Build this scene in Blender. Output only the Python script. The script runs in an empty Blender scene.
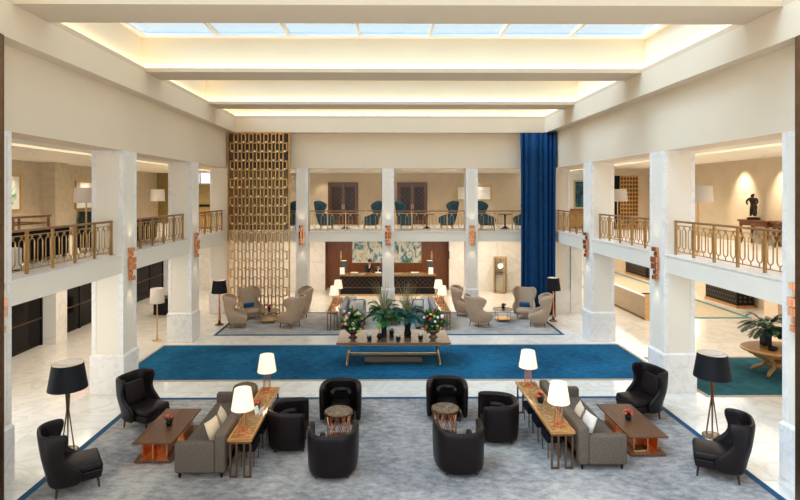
import bpy, bmesh, math, random
from mathutils import Vector, Matrix, Euler
random.seed(7)
PI = math.pi
SC = bpy.context.scene
COL = SC.collection
R = math.radians

# ------------------------------------------------------------------ camera, world, exposure
cam_d = bpy.data.cameras.new('camera'); cam = bpy.data.objects.new('camera', cam_d); COL.objects.link(cam)
cam_d.sensor_width = 36.0; cam_d.lens = 23.99
cam_d.shift_x = 0.01375; cam_d.shift_y = -0.0696
cam.location = (0, 0, 5.25); cam.rotation_euler = (R(90), 0, R(-0.53))
cam_d.clip_end = 300
SC.camera = cam
SC.view_settings.view_transform = 'Standard'; SC.view_settings.look = 'None'
SC.view_settings.gamma = 1.0; SC.view_settings.use_curve_mapping = False
SC.view_settings.exposure = 1.0
world = bpy.data.worlds.new('sky'); SC.world = world; world.use_nodes = True
_bg = world.node_tree.nodes['Background']; _bg.inputs[0].default_value = (0.85, 0.92, 0.98, 1); _bg.inputs[1].default_value = 1.0
COVE = 4.0        # skylight cove strips
GAL = 3.5          # gallery cove strips
LAMPSHADE = 0.36

def lamp(name, kind, loc, energy, color, size=0.1, rot=(0, 0, 0), spot=60, blend=0.6, size_y=None):
    d = bpy.data.lights.new(name, kind); d.energy = energy; d.color = color
    if kind == 'AREA':
        d.size = size
        if size_y: d.shape = 'RECTANGLE'; d.size_y = size_y
    elif kind == 'SPOT':
        d.shadow_soft_size = size; d.spot_size = R(spot); d.spot_blend = blend
    else:
        d.shadow_soft_size = size
    o = bpy.data.objects.new(name, d); COL.objects.link(o); o.location = loc; o.rotation_euler = rot
    return o
WARM = (1.0, 0.78, 0.52); WARM2 = (1.0, 0.88, 0.73); COOL = (0.72, 0.85, 1.0)
# unseen area lights added under the gallery slabs to brighten the ground floor
for x, y, e, sx, sy in ((-9.4, 12.5, 40, 2.2, 5.0), (-9.4, 18.5, 60, 2.2, 5.0), (-9.4, 25.5, 50, 2.2, 4.0),
                        (9.8, 12.0, 16, 2.4, 5.0), (12.5, 17.0, 95, 5.0, 5.0), (12.5, 25.0, 170, 6.0, 8.0), (12.5, 32.5, 150, 6.0, 5.0)):
    lamp('aisle_fill_light', 'AREA', (x, y, 3.15), e, WARM2, sx, size_y=sy)
lamp('reception_fill_light', 'AREA', (0.2, 26.5, 3.1), 95, WARM2, 8.0, size_y=2.4)  # unseen fill added over the reception and its side walls
lamp('reception_fill_light', 'AREA', (-5.2, 26.5, 3.1), 28, WARM2, 2.4, size_y=3.4)
lamp('reception_fill_light', 'AREA', (5.5, 26.5, 3.1), 58, WARM2, 2.6, size_y=3.4)

# bright northern sky seen through the skylights: broad soft daylight from the upper left
_sun = bpy.data.lights.new('daylight', 'SUN'); _sun.energy = 3.7; _sun.angle = R(50); _sun.color = (0.60, 0.78, 1.0)
_so = bpy.data.objects.new('daylight', _sun); COL.objects.link(_so); _so.rotation_euler = Vector((0.75, 0.25, -0.75)).to_track_quat('-Z', 'Y').to_euler()

# ------------------------------------------------------------------ mesh helpers
class MB:
    def __init__(s): s.v = []; s.f = []
    def add(s, vs, fs):
        n = len(s.v); s.v += [tuple(p) for p in vs]; s.f += [tuple(i + n for i in f) for f in fs]; return s
    def box(s, x0, x1, y0, y1, z0, z1, m=None):
        vs = [Vector((x, y, z)) for z in (z0, z1) for y in (y0, y1) for x in (x0, x1)]
        if m is not None: vs = [m @ p for p in vs]
        return s.add(vs, [(0, 2, 3, 1), (4, 5, 7, 6), (0, 1, 5, 4), (2, 6, 7, 3), (0, 4, 6, 2), (1, 3, 7, 5)])
    def taper(s, c0, s0, c1, s1):       # frustum between two rectangles (centre, half size)
        vs = []
        for c, h in ((c0, s0), (c1, s1)):
            for a, b in ((-1, -1), (1, -1), (1, 1), (-1, 1)):
                vs.append((c[0] + a * h[0], c[1] + b * h[1], c[2]))
        return s.add(vs, [(3, 2, 1, 0), (4, 5, 6, 7), (0, 1, 5, 4), (1, 2, 6, 5), (2, 3, 7, 6), (3, 0, 4, 7)])
    def cyl(s, p0, p1, r0, r1=None, n=12, cap=True):
        r1 = r0 if r1 is None else r1
        p0 = Vector(p0); p1 = Vector(p1); d = (p1 - p0).normalized()
        a = d.orthogonal().normalized(); b = d.cross(a)
        vs = []
        for p, r in ((p0, r0), (p1, r1)):
            for i in range(n):
                t = 2 * PI * i / n; vs.append(p + a * (r * math.cos(t)) + b * (r * math.sin(t)))
        fs = [(i, (i + 1) % n, n + (i + 1) % n, n + i) for i in range(n)]
        if cap: fs += [tuple(range(n - 1, -1, -1)), tuple(range(n, 2 * n))]
        return s.add(vs, fs)
    def lathe(s, prof, n=20, c=(0, 0, 0), sx=1, sy=1):
        k = len(prof); vs = []
        for r, z in prof:
            for i in range(n):
                t = 2 * PI * i / n; vs.append((c[0] + sx * r * math.cos(t), c[1] + sy * r * math.sin(t), c[2] + z))
        fs = [(j * n + i, j * n + (i + 1) % n, (j + 1) * n + (i + 1) % n, (j + 1) * n + i) for j in range(k - 1) for i in range(n)]
        if prof[0][0] > 1e-4: fs.append(tuple(range(n - 1, -1, -1)))
        if prof[-1][0] > 1e-4: fs.append(tuple(range((k - 1) * n, k * n)))
        return s.add(vs, fs)
    def openlathe(s, prof, n=20, c=(0, 0, 0), sx=1, sy=1):
        k = len(prof); vs = []
        for r, z in prof:
            for i in range(n):
                t = 2 * PI * i / n; vs.append((c[0] + sx * r * math.cos(t), c[1] + sy * r * math.sin(t), c[2] + z))
        return s.add(vs, [(j * n + i, j * n + (i + 1) % n, (j + 1) * n + (i + 1) % n, (j + 1) * n + i) for j in range(k - 1) for i in range(n)])
    def tube(s, pts, r, n=6, closed=False):
        pts = [Vector(p) for p in pts]; k = len(pts); vs = []
        rr = r if isinstance(r, (list, tuple)) else [r] * k
        up = None
        for i, p in enumerate(pts):
            if closed: d = pts[(i + 1) % k] - pts[i - 1]
            else: d = pts[min(i + 1, k - 1)] - pts[max(i - 1, 0)]
            d.normalize()
            a = d.orthogonal().normalized() if up is None else (up - d * up.dot(d)).normalized()
            up = a; b = d.cross(a)
            for j in range(n):
                t = 2 * PI * j / n + PI / n; vs.append(p + a * (rr[i] * math.cos(t)) + b * (rr[i] * math.sin(t)))
        fs = []
        for i in range(k if closed else k - 1):
            i2 = (i + 1) % k
            for j in range(n): fs.append((i * n + j, i * n + (j + 1) % n, i2 * n + (j + 1) % n, i2 * n + j))
        if not closed: fs += [tuple(range(n - 1, -1, -1)), tuple(range((k - 1) * n, k * n))]
        return s.add(vs, fs)
    def grid(s, fn, nu, nv):
        vs = [fn(u / (nu - 1), v / (nv - 1)) for v in range(nv) for u in range(nu)]
        return s.add(vs, [(v * nu + u, v * nu + u + 1, (v + 1) * nu + u + 1, (v + 1) * nu + u) for v in range(nv - 1) for u in range(nu - 1)])
    def ball(s, c, r, n=8, m=5, sz=1.0):
        prof = [(max(r * math.sin(PI * j / m), 1e-5), -r * sz * math.cos(PI * j / m)) for j in range(m + 1)]
        return s.openlathe(prof, n, c)
    def mesh(s, name, mat=None, smooth=False, normals=True):
        me = bpy.data.meshes.new(name); me.from_pydata(s.v, [], s.f)
        if normals:
            bm = bmesh.new(); bm.from_mesh(me); bmesh.ops.recalc_face_normals(bm, faces=bm.faces); bm.to_mesh(me); bm.free()
        if mat: me.materials.append(mat)
        if smooth: me.polygons.foreach_set('use_smooth', [True] * len(me.polygons))
        me.update(); return me
    def build(s, name, mat, parent=None, smooth=False, bevel=0, seg=2, sub=0, solid=0, loc=None, rz=None, solid_off=-1):
        me = s.mesh(name, mat, smooth, normals=(solid == 0))
        o = bpy.data.objects.new(name, me); COL.objects.link(o)
        if parent: o.parent = parent
        if loc: o.location = loc
        if rz: o.rotation_euler.z = rz
        if solid: m = o.modifiers.new('s', 'SOLIDIFY'); m.thickness = solid; m.offset = solid_off
        if bevel: m = o.modifiers.new('b', 'BEVEL'); m.width = bevel; m.segments = seg; m.limit_method = 'ANGLE'
        if sub: m = o.modifiers.new('u', 'SUBSURF'); m.levels = sub; m.render_levels = sub
        if bevel or sub or solid: bake(o)
        if bevel:
            pass
        return o
def bake(o):
    dg = bpy.context.evaluated_depsgraph_get()
    me = bpy.data.meshes.new_from_object(o.evaluated_get(dg), depsgraph=dg)
    o.modifiers.clear(); o.data = me
def inst(name, me, parent=None, loc=(0, 0, 0), rot=None, scale=None):
    o = bpy.data.objects.new(name, me); COL.objects.link(o); o.parent = parent; o.location = loc
    if rot: o.rotation_euler = rot
    if scale: o.scale = scale
    return o
def tag(o, label=None, cat=None, group=None, kind=None):
    if label: o['label'] = label
    if cat: o['category'] = cat
    if group: o['group'] = group
    if kind: o['kind'] = kind
    return o
def thing(name, label, cat, loc=(0, 0, 0), rz=0, group=None, kind=None):
    o = bpy.data.objects.new(name, None); COL.objects.link(o); o.location = loc; o.rotation_euler = (0, 0, rz)
    o.empty_display_size = 0.1
    return tag(o, label, cat, group, kind)
def dup(root, loc, rz, label, scale=None):
    r = root.copy(); COL.objects.link(r); r.location = loc; r.rotation_euler = (0, 0, rz); r['label'] = label
    if scale: r.scale = scale
    for ch in root.children:
        c = ch.copy(); COL.objects.link(c); c.parent = r
        for g in ch.children:
            d = g.copy(); COL.objects.link(d); d.parent = c
    return r
def struct(name, mb, mat, label, parent=None, **k):
    o = mb.build(name, mat, parent, **k)
    if parent is None: tag(o, label, None, None, 'structure')
    return o
def face(deg): return R(deg - 90)     # local +Y turned to a heading measured from +X

# ------------------------------------------------------------------ materials
def newmat(name):
    m = bpy.data.materials.new(name); m.use_nodes = True
    nt = m.node_tree; return m, nt, nt.nodes['Principled BSDF']
def mat(name, col, rough=0.5, metal=0.0, var=0.0, scale=8.0, bump=0.0, bscale=None, spec=0.5, rnd=0.0, stretch=None, col2=None, coat=0):
    m, nt, b = newmat(name); N = nt.nodes; L = nt.links
    b.inputs['Base Color'].default_value = (*col, 1); b.inputs['Roughness'].default_value = rough; b.inputs['Metallic'].default_value = metal
    b.inputs['Specular IOR Level'].default_value = spec
    if coat: b.inputs['Coat Weight'].default_value = coat
    tc = N.new('ShaderNodeTexCoord'); mp = N.new('ShaderNodeMapping'); L.new(tc.outputs['Object'], mp.inputs['Vector'])
    if stretch: mp.inputs['Scale'].default_value = stretch
    if var or col2:
        nz = N.new('ShaderNodeTexNoise'); nz.inputs['Scale'].default_value = scale; nz.inputs['Detail'].default_value = 5
        L.new(mp.outputs[0], nz.inputs['Vector'])
        cr = N.new('ShaderNodeValToRGB'); cr.color_ramp.elements[0].position = 0.3; cr.color_ramp.elements[1].position = 0.7
        c2 = col2 or tuple(min(1, c * (1 + var)) for c in col); c1 = col if col2 else tuple(c * (1 - var) for c in col)
        cr.color_ramp.elements[0].color = (*c1, 1); cr.color_ramp.elements[1].color = (*c2, 1)
        L.new(nz.outputs['Fac'], cr.inputs[0]); out = cr.outputs[0]
        if rnd:
            oi = N.new('ShaderNodeObjectInfo'); mr = N.new('ShaderNodeMapRange'); mr.inputs[3].default_value = 1 - rnd; mr.inputs[4].default_value = 1 + rnd
            L.new(oi.outputs['Random'], mr.inputs[0]); mx = N.new('ShaderNodeVectorMath'); mx.operation = 'SCALE'
            L.new(out, mx.inputs[0]); L.new(mr.outputs[0], mx.inputs['Scale']); out = mx.outputs[0]
        L.new(out, b.inputs['Base Color'])
    if bump:
        n2 = N.new('ShaderNodeTexNoise'); n2.inputs['Scale'].default_value = bscale or scale * 6; n2.inputs['Detail'].default_value = 3
        L.new(mp.outputs[0], n2.inputs['Vector'])
        bp = N.new('ShaderNodeBump'); bp.inputs['Strength'].default_value = bump; bp.inputs['Distance'].default_value = 0.01
        L.new(n2.outputs['Fac'], bp.inputs['Height']); L.new(bp.outputs[0], b.inputs['Normal'])
    return m
def emis(name, col, strength, base=(0.9, 0.85, 0.75)):
    m, nt, b = newmat(name)
    b.inputs['Base Color'].default_value = (*base, 1); b.inputs['Emission Color'].default_value = (*col, 1); b.inputs['Emission Strength'].default_value = strength
    b.inputs['Roughness'].default_value = 0.8
    return m
def marble(name, base, vein, scale=1.2, rough=0.2, rnd=0.03, world_co=False, amount=0.5):
    m, nt, b = newmat(name); N = nt.nodes; L = nt.links
    tc = N.new('ShaderNodeTexCoord'); oi = N.new('ShaderNodeObjectInfo')
    off = N.new('ShaderNodeVectorMath'); off.operation = 'MULTIPLY_ADD'
    mul = N.new('ShaderNodeVectorMath'); mul.operation = 'SCALE'; mul.inputs[0].default_value = (37, 19, 11); L.new(oi.outputs['Random'], mul.inputs['Scale'])
    add = N.new('ShaderNodeVectorMath'); add.operation = 'ADD'; L.new(tc.outputs['Object'], add.inputs[0]); L.new(mul.outputs[0], add.inputs[1])
    n1 = N.new('ShaderNodeTexNoise'); n1.inputs['Scale'].default_value = scale; n1.inputs['Detail'].default_value = 8; n1.inputs['Distortion'].default_value = 1.4
    L.new(add.outputs[0], n1.inputs['Vector'])
    cr = N.new('ShaderNodeValToRGB'); e = cr.color_ramp.elements
    e[0].position = 0.44; e[0].color = (0, 0, 0, 1); e[1].position = 0.56; e[1].color = (0, 0, 0, 1)
    k = e.new(0.5); k.color = (1, 1, 1, 1)
    L.new(n1.outputs['Fac'], cr.inputs[0])
    n2 = N.new('ShaderNodeTexNoise'); n2.inputs['Scale'].default_value = scale * 0.7; n2.inputs['Detail'].default_value = 3; L.new(add.outputs[0], n2.inputs['Vector'])
    ml = N.new('ShaderNodeMath'); ml.operation = 'MULTIPLY'; L.new(cr.outputs[0], ml.inputs[0]); L.new(n2.outputs['Fac'], ml.inputs[1])
    m2 = N.new('ShaderNodeMath'); m2.operation = 'MULTIPLY'; m2.inputs[1].default_value = amount * 1.6; L.new(ml.outputs[0], m2.inputs[0])
    mx = N.new('ShaderNodeMix'); mx.data_type = 'RGBA'; mx.inputs[6].default_value = (*base, 1); mx.inputs[7].default_value = (*vein, 1); L.new(m2.outputs[0], mx.inputs[0])
    mr = N.new('ShaderNodeMapRange'); mr.inputs[3].default_value = 1 - rnd; mr.inputs[4].default_value = 1 + rnd; L.new(oi.outputs['Random'], mr.inputs[0])
    sc = N.new('ShaderNodeVectorMath'); sc.operation = 'SCALE'; L.new(mx.outputs[2], sc.inputs[0]); L.new(mr.outputs[0], sc.inputs['Scale'])
    L.new(sc.outputs[0], b.inputs['Base Color']); b.inputs['Roughness'].default_value = rough
    return m
def wood(name, c1, c2, scale=3.0, rough=0.35, axis=(1, 12, 12)):
    m, nt, b = newmat(name); N = nt.nodes; L = nt.links
    tc = N.new('ShaderNodeTexCoord'); mp = N.new('ShaderNodeMapping'); mp.inputs['Scale'].default_value = axis; L.new(tc.outputs['Object'], mp.inputs['Vector'])
    nz = N.new('ShaderNodeTexNoise'); nz.inputs['Scale'].default_value = scale; nz.inputs['Detail'].default_value = 6; nz.inputs['Distortion'].default_value = 0.6
    L.new(mp.outputs[0], nz.inputs['Vector'])
    cr = N.new('ShaderNodeValToRGB'); cr.color_ramp.elements[0].position = 0.35; cr.color_ramp.elements[1].position = 0.68
    cr.color_ramp.elements[0].color = (*c1, 1); cr.color_ramp.elements[1].color = (*c2, 1); L.new(nz.outputs['Fac'], cr.inputs[0])
    L.new(cr.outputs[0], b.inputs['Base Color']); b.inputs['Roughness'].default_value = rough
    return m
def glassy(name, tint, refl=0.12, rough=0.03):
    m = bpy.data.materials.new(name); m.use_nodes = True; nt = m.node_tree; N = nt.nodes; L = nt.links
    N.remove(N['Principled BSDF']); out = N['Material Output']
    t = N.new('ShaderNodeBsdfTransparent'); t.inputs[0].default_value = (*tint, 1)
    g = N.new('ShaderNodeBsdfGlossy'); g.inputs['Roughness'].default_value = rough
    fr = N.new('ShaderNodeFresnel'); fr.inputs[0].default_value = 1.45
    mx = N.new('ShaderNodeMixShader'); mu = N.new('ShaderNodeMath'); mu.operation = 'MULTIPLY_ADD'; mu.inputs[1].default_value = 0.6; mu.inputs[2].default_value = refl * 0.3
    L.new(fr.outputs[0], mu.inputs[0]); L.new(mu.outputs[0], mx.inputs[0]); L.new(t.outputs[0], mx.inputs[1]); L.new(g.outputs[0], mx.inputs[2])
    L.new(mx.outputs[0], out.inputs[0]); return m
def painting(name, cols, scale=3.0, stretch=(1, 1, 1), seed=0.0):
    m, nt, b = newmat(name); N = nt.nodes; L = nt.links
    tc = N.new('ShaderNodeTexCoord'); mp = N.new('ShaderNodeMapping'); mp.inputs['Scale'].default_value = stretch; mp.inputs['Location'].default_value = (seed, seed * 2, seed)
    L.new(tc.outputs['Object'], mp.inputs['Vector'])
    nz = N.new('ShaderNodeTexNoise'); nz.inputs['Scale'].default_value = scale; nz.inputs['Detail'].default_value = 5; nz.inputs['Distortion'].default_value = 1.5
    L.new(mp.outputs[0], nz.inputs['Vector'])
    cr = N.new('ShaderNodeValToRGB'); el = cr.color_ramp.elements
    el[0].position = 0.3; el[0].color = (*cols[0], 1); el[1].position = 0.72; el[1].color = (*cols[-1], 1)
    for i, c in enumerate(cols[1:-1]):
        k = el.new(0.3 + 0.42 * (i + 1) / (len(cols) - 1)); k.color = (*c, 1)
    L.new(nz.outputs['Fac'], cr.inputs[0]); L.new(cr.outputs[0], b.inputs['Base Color']); b.inputs['Roughness'].default_value = 0.7
    return m
def rugmat(name, c1, c2, scale, stretch, c3=None):
    m, nt, b = newmat(name); N = nt.nodes; L = nt.links
    tc = N.new('ShaderNodeTexCoord'); mp = N.new('ShaderNodeMapping'); mp.inputs['Scale'].default_value = stretch; L.new(tc.outputs['Object'], mp.inputs['Vector'])
    a = N.new('ShaderNodeTexNoise'); a.inputs['Scale'].default_value = scale; a.inputs['Detail'].default_value = 8; a.inputs['Roughness'].default_value = 0.7; L.new(mp.outputs[0], a.inputs['Vector'])
    c = N.new('ShaderNodeTexNoise'); c.inputs['Scale'].default_value = 0.5; c.inputs['Detail'].default_value = 4; L.new(tc.outputs['Object'], c.inputs['Vector'])
    ad = N.new('ShaderNodeMath'); ad.operation = 'MULTIPLY_ADD'; ad.inputs[1].default_value = 0.55; L.new(a.outputs['Fac'], ad.inputs[0])
    mm = N.new('ShaderNodeMath'); mm.operation = 'MULTIPLY'; mm.inputs[1].default_value = 0.45; L.new(c.outputs['Fac'], mm.inputs[0]); L.new(mm.outputs[0], ad.inputs[2])
    cr = N.new('ShaderNodeValToRGB'); el = cr.color_ramp.elements
    el[0].position = 0.40; el[0].color = (*c1, 1); el[1].position = 0.61; el[1].color = (*c2, 1)
    if c3: k = el.new(0.5); k.color = (*c3, 1)
    L.new(ad.outputs[0], cr.inputs[0]); L.new(cr.outputs[0], b.inputs['Base Color']); b.inputs['Roughness'].default_value = 0.95; b.inputs['Specular IOR Level'].default_value = 0.1
    return m

M = {}
M['plaster'] = mat('cream_plaster', (0.76, 0.62, 0.445), 0.75, var=0.02, scale=0.6)
M['ceil'] = mat('cream_ceiling_paint', (0.66, 0.52, 0.36), 0.8)
M['coffer'] = mat('warm_white_coffer_paint', (0.80, 0.69, 0.50), 0.8)
M['wallpaper'] = mat('beige_wallpaper', (0.52, 0.43, 0.30), 0.7, var=0.10, scale=5, bump=0.1)
M['wallpaper2'] = mat('tan_wallpaper', (0.60, 0.48, 0.32), 0.7, var=0.05, scale=2)
M['marble'] = marble('white_marble', (0.86, 0.81, 0.745), (0.60, 0.51, 0.44), 2.2, 0.3, 0.0, amount=0.4)
M['marble_wall'] = marble('cream_marble_wall', (0.78, 0.745, 0.68), (0.58, 0.52, 0.44), 0.8, 0.25, 0.02, amount=0.45)
M['column'] = mat('cream_column_panel', (0.84, 0.755, 0.62), 0.5)
M['floor'] = marble('marble_floor_tile', (0.76, 0.715, 0.64), (0.57, 0.50, 0.41), 0.9, 0.12, 0.035, amount=0.55)
M['grout'] = mat('floor_joint', (0.45, 0.41, 0.36), 0.6)
M['blue_rug'] = rugmat('blue_carpet_pile', (0.003, 0.045, 0.095), (0.012, 0.125, 0.235), 4.5, (1, 2.0, 1))
M['teal_rug'] = rugmat('teal_carpet_pile', (0.012, 0.065, 0.085), (0.03, 0.12, 0.145), 3.0, (1, 1, 1))
M['grey_rug'] = rugmat('worn_grey_carpet_pile', (0.17, 0.162, 0.165), (0.45, 0.415, 0.365), 5.0, (0.9, 1.5, 1), (0.29, 0.272, 0.255))
M['beige_rug'] = rugmat('beige_carpet_pile', (0.26, 0.25, 0.25), (0.50, 0.46, 0.40), 2.4, (0.8, 2, 1))
M['tan_rug'] = mat('tan_carpet_pile', (0.50, 0.42, 0.30), 0.95, var=0.12, scale=6)
M['blue_border'] = mat('blue_carpet_border', (0.004, 0.06, 0.125), 0.95, var=0.15, scale=9)
M['teal_border'] = mat('teal_carpet_border', (0.06, 0.22, 0.22), 0.95, var=0.1, scale=9)
M['tan_border'] = mat('tan_carpet_border', (0.42, 0.33, 0.22), 0.95, var=0.1, scale=9)
M['brass'] = mat('brushed_brass', (0.62, 0.40, 0.17), 0.32, 1.0, var=0.12, scale=6)
M['screen'] = mat('antique_gold_metal', (0.60, 0.37, 0.15), 0.38, 1.0, var=0.15, scale=5)
M['bronze'] = mat('dark_bronze_metal', (0.19, 0.105, 0.055), 0.38, 0.9, var=0.15, scale=8)
M['stud'] = mat('bright_dot_pale_gold', (0.92, 0.80, 0.58), 0.3, 0.3)  # pale colour carries the brightness of the screen's dots
M['bronzepanel'] = mat('gold_brown_panel', (0.20, 0.115, 0.045), 0.45, 0.5, var=0.2, scale=4)
M['backing'] = mat('dark_brown_backing', (0.07, 0.035, 0.018), 0.6)
M['copper'] = mat('polished_copper', (0.80, 0.36, 0.18), 0.22, 1.0, var=0.08, scale=10)
M['rail'] = mat('bronze_baluster_metal', (0.50, 0.31, 0.13), 0.35, 0.9, var=0.1, scale=8)
M['handrail'] = wood('brown_handrail_wood', (0.20, 0.085, 0.03), (0.34, 0.16, 0.06), 3)
M['walnut'] = wood('walnut_veneer', (0.075, 0.026, 0.010), (0.17, 0.068, 0.027), 2.2, 0.4, (14, 1, 14))
M['oak'] = wood('orange_brown_wood', (0.30, 0.13, 0.035), (0.50, 0.25, 0.075), 3, 0.3)
M['redwood'] = wood('red_brown_panel_wood', (0.13, 0.038, 0.010), (0.27, 0.088, 0.022), 2.5, 0.3, (12, 12, 0.8))
M['doorwood'] = wood('dark_door_wood', (0.09, 0.028, 0.008), (0.20, 0.07, 0.02), 3, 0.3, (12, 12, 1))
M['darkwood'] = wood('near_black_wood', (0.02, 0.009, 0.005), (0.045, 0.02, 0.01), 3)
M['darkbrass'] = mat('dark_brass', (0.09, 0.06, 0.035), 0.5, 0.5)
M['galceil'] = mat('pale_cream_gallery_ceiling', (0.84, 0.77, 0.64), 0.8)
M['doordark'] = mat('door_panel_dark', (0.022, 0.012, 0.008), 0.35)
M['leather'] = mat('dark_brown_leather', (0.009, 0.0055, 0.0055), 0.40, var=0.2, scale=5, bump=0.15, bscale=120, spec=0.22)
M['tub_leather'] = mat('black_brown_tub_leather', (0.007, 0.0042, 0.004), 0.38, var=0.2, scale=5, bump=0.12, bscale=140, spec=0.22)
M['tweed'] = mat('taupe_tweed', (0.115, 0.088, 0.066), 0.95, var=0.35, scale=60, bump=0.2, bscale=250, spec=0.15)
M['grey_fabric'] = mat('grey_sofa_fabric', (0.25, 0.235, 0.23), 0.95, var=0.15, scale=50, spec=0.15)
M['beige_fabric'] = mat('beige_wool', (0.46, 0.325, 0.215), 0.92, var=0.12, scale=30, bump=0.1, bscale=200, spec=0.2)
M['teal_fabric'] = mat('teal_velvet', (0.042, 0.10, 0.122), 0.75, var=0.3, scale=9, spec=0.3)
M['cream_fabric'] = mat('cream_cushion_cloth', (0.62, 0.50, 0.34), 0.9, var=0.08, scale=30)
M['blue_fabric'] = mat('blue_cushion_velvet', (0.008, 0.075, 0.20), 0.8, var=0.15, scale=20)
M['white_fabric'] = mat('pale_cushion_cloth', (0.62, 0.57, 0.50), 0.9, var=0.1, scale=12)
M['black'] = mat('black_lacquer', (0.006, 0.006, 0.007), 0.3, spec=0.2)
M['black_fabric'] = mat('black_cloth', (0.008, 0.008, 0.010), 0.85, spec=0.1)
M['shade_black'] = mat('black_lampshade_card', (0.007, 0.007, 0.009), 0.6, spec=0.2)
M['shade_in'] = mat('white_lampshade_lining', (0.62, 0.58, 0.52), 0.7)
M['shade_lit'] = emis('lit_white_lampshade', (1.0, 0.80, 0.54), LAMPSHADE, (0.62, 0.53, 0.42))
M['shade_dim'] = emis('dim_white_lampshade', (1.0, 0.82, 0.60), 0.03, (0.50, 0.44, 0.38))
M['bulb'] = emis('glowing_bulb', (1.0, 0.85, 0.62), 2.0)
M['curtain'] = mat('deep_blue_velvet', (0.002, 0.042, 0.125), 0.8, var=0.15, scale=4, spec=0.25)
M['cove'] = emis('cove_light_strip', (1.0, 0.79, 0.50), COVE)
M['galcove'] = emis('gallery_light_strip', (1.0, 0.88, 0.70), GAL)
M['skyglass'] = glassy('skylight_glass', (0.86, 0.93, 0.98), 0.1)
M['glass'] = glassy('clear_glass', (0.93, 0.92, 0.88), 0.15)
M['darkglass'] = mat('black_shop_glass', (0.004, 0.003, 0.003), 0.10, spec=0.12)
M['tabletop'] = marble('brown_marble_top', (0.10, 0.068, 0.045), (0.30, 0.22, 0.14), 6.0, 0.10, 0, amount=0.9)
M['gold_top'] = marble('gold_brown_marble_top', (0.24, 0.13, 0.05), (0.52, 0.34, 0.15), 5.0, 0.12, 0, amount=0.9)
M['bronze_glass'] = mat('bronze_mirror_top', (0.20, 0.13, 0.07), 0.22, 0.35)
M['travertine'] = marble('brown_travertine', (0.46, 0.34, 0.20), (0.32, 0.22, 0.12), 1.4, 0.3, 0.05, amount=0.5)
M['leaf'] = mat('green_leaf', (0.020, 0.10, 0.022), 0.45, var=0.6, scale=7, rnd=0.25)
M['leaf_teal'] = mat('blue_green_leaf', (0.012, 0.085, 0.065), 0.45, var=0.3, scale=7, rnd=0.2)
M['leaf_dark'] = mat('dark_green_leaf', (0.012, 0.045, 0.016), 0.4, var=0.4, scale=7)
M['lime'] = mat('lime_green_bloom', (0.36, 0.62, 0.10), 0.7, var=0.2, scale=30)
M['white_bloom'] = mat('white_bloom', (0.72, 0.76, 0.70), 0.7, var=0.15, scale=30)
M['red_bloom'] = mat('orange_red_bloom', (0.62, 0.075, 0.03), 0.6, var=0.25, scale=30)
M['straw'] = mat('dry_grass_straw', (0.23, 0.20, 0.09), 0.8, var=0.3, scale=5)
M['urn'] = mat('plum_glazed_urn', (0.085, 0.025, 0.022), 0.2)
M['urn2'] = mat('taupe_metal_bowl', (0.18, 0.13, 0.10), 0.25, 0.6)
M['paper'] = mat('white_paper', (0.80, 0.79, 0.75), 0.7)
M['book'] = mat('tan_book_cover', (0.40, 0.26, 0.12), 0.5)
M['green_cab'] = mat('dark_green_lacquer', (0.02, 0.045, 0.04), 0.3)
M['statue'] = mat('dark_bronze_patina', (0.035, 0.022, 0.013), 0.35, 0.6, var=0.3, scale=20)
M['skin'] = mat('skin', (0.52, 0.30, 0.20), 0.55)
M['suit'] = mat('black_suit_wool', (0.012, 0.012, 0.016), 0.8)
M['shirt'] = mat('white_shirt_cotton', (0.75, 0.75, 0.75), 0.8)
M['hair'] = mat('dark_brown_hair', (0.02, 0.012, 0.008), 0.5)
M['gold_frame'] = mat('gilt_frame', (0.62, 0.38, 0.11), 0.4, 0.7)
M['mat_white'] = mat('white_picture_mount', (0.82, 0.80, 0.75), 0.8)
M['red_sign'] = emis('red_glow', (1.0, 0.05, 0.02), 1.5, (0.3, 0.02, 0.01))
M['olive'] = mat('olive_gold_wallpaper', (0.30, 0.21, 0.07), 0.6, var=0.1, scale=4)
M['amber'] = mat('amber_wood_panel', (0.55, 0.30, 0.09), 0.4, var=0.15, scale=4)

# ------------------------------------------------------------------ dimensions
XL, XR, YB = -6.85, 7.42, 23.75
ZS0, ZS1 = 3.18, 3.66          # gallery slab
ZF = 6.40                      # underside of upper walls
ZB0, ZB1 = 7.96, 8.58          # perimeter beam
Y0 = 3.0
GL, GR, GB = -12.3, 12.05, 29.0

# ------------------------------------------------------------------ floor
fl = struct('floor', MB().box(-14, 18, 2, 38, -0.2, -0.004), M['floor'], 'pale polished marble floor of the lobby')
T = 1.5
tme = MB().box(0.004, T - 0.004, 0.004, T - 0.004, -0.0035, 0.0).mesh('floor_tile', M['floor'])
for i in range(20):
    for j in range(15):
        inst('floor_tile', tme, fl, (-12.3 + i * T, 8.2 + j * T, 0))

# ------------------------------------------------------------------ side and back walls, slabs, galleries
wl = struct('wall_left', MB().box(XL - 0.8, XL, Y0, YB, ZF, ZB1), M['plaster'], 'cream plaster upper wall on the left of the atrium')
wr = struct('wall_right', MB().box(XR, XR + 0.8, Y0, YB, ZF, ZB1), M['plaster'], 'cream plaster upper wall on the right of the atrium')
wb = struct('wall_back', MB().box(XL - 0.8, XR + 0.8, YB, YB + 0.4, ZF, ZB1), M['plaster'], 'cream plaster upper wall above the far gallery')
struct('trim_1', MB().box(XL, XL + 0.35, Y0, YB - 0.35, ZB0, ZB1), M['plaster'], 'cream ceiling beam along the left upper wall')
struct('trim_2', MB().box(XR - 0.35, XR, Y0, YB - 0.35, ZB0, ZB1), M['plaster'], 'cream ceiling beam along the right upper wall')
struct('trim_3', MB().box(XL, XR, YB - 0.35, YB, ZB0, ZB1), M['plaster'], 'cream ceiling beam along the far upper wall')
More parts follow.
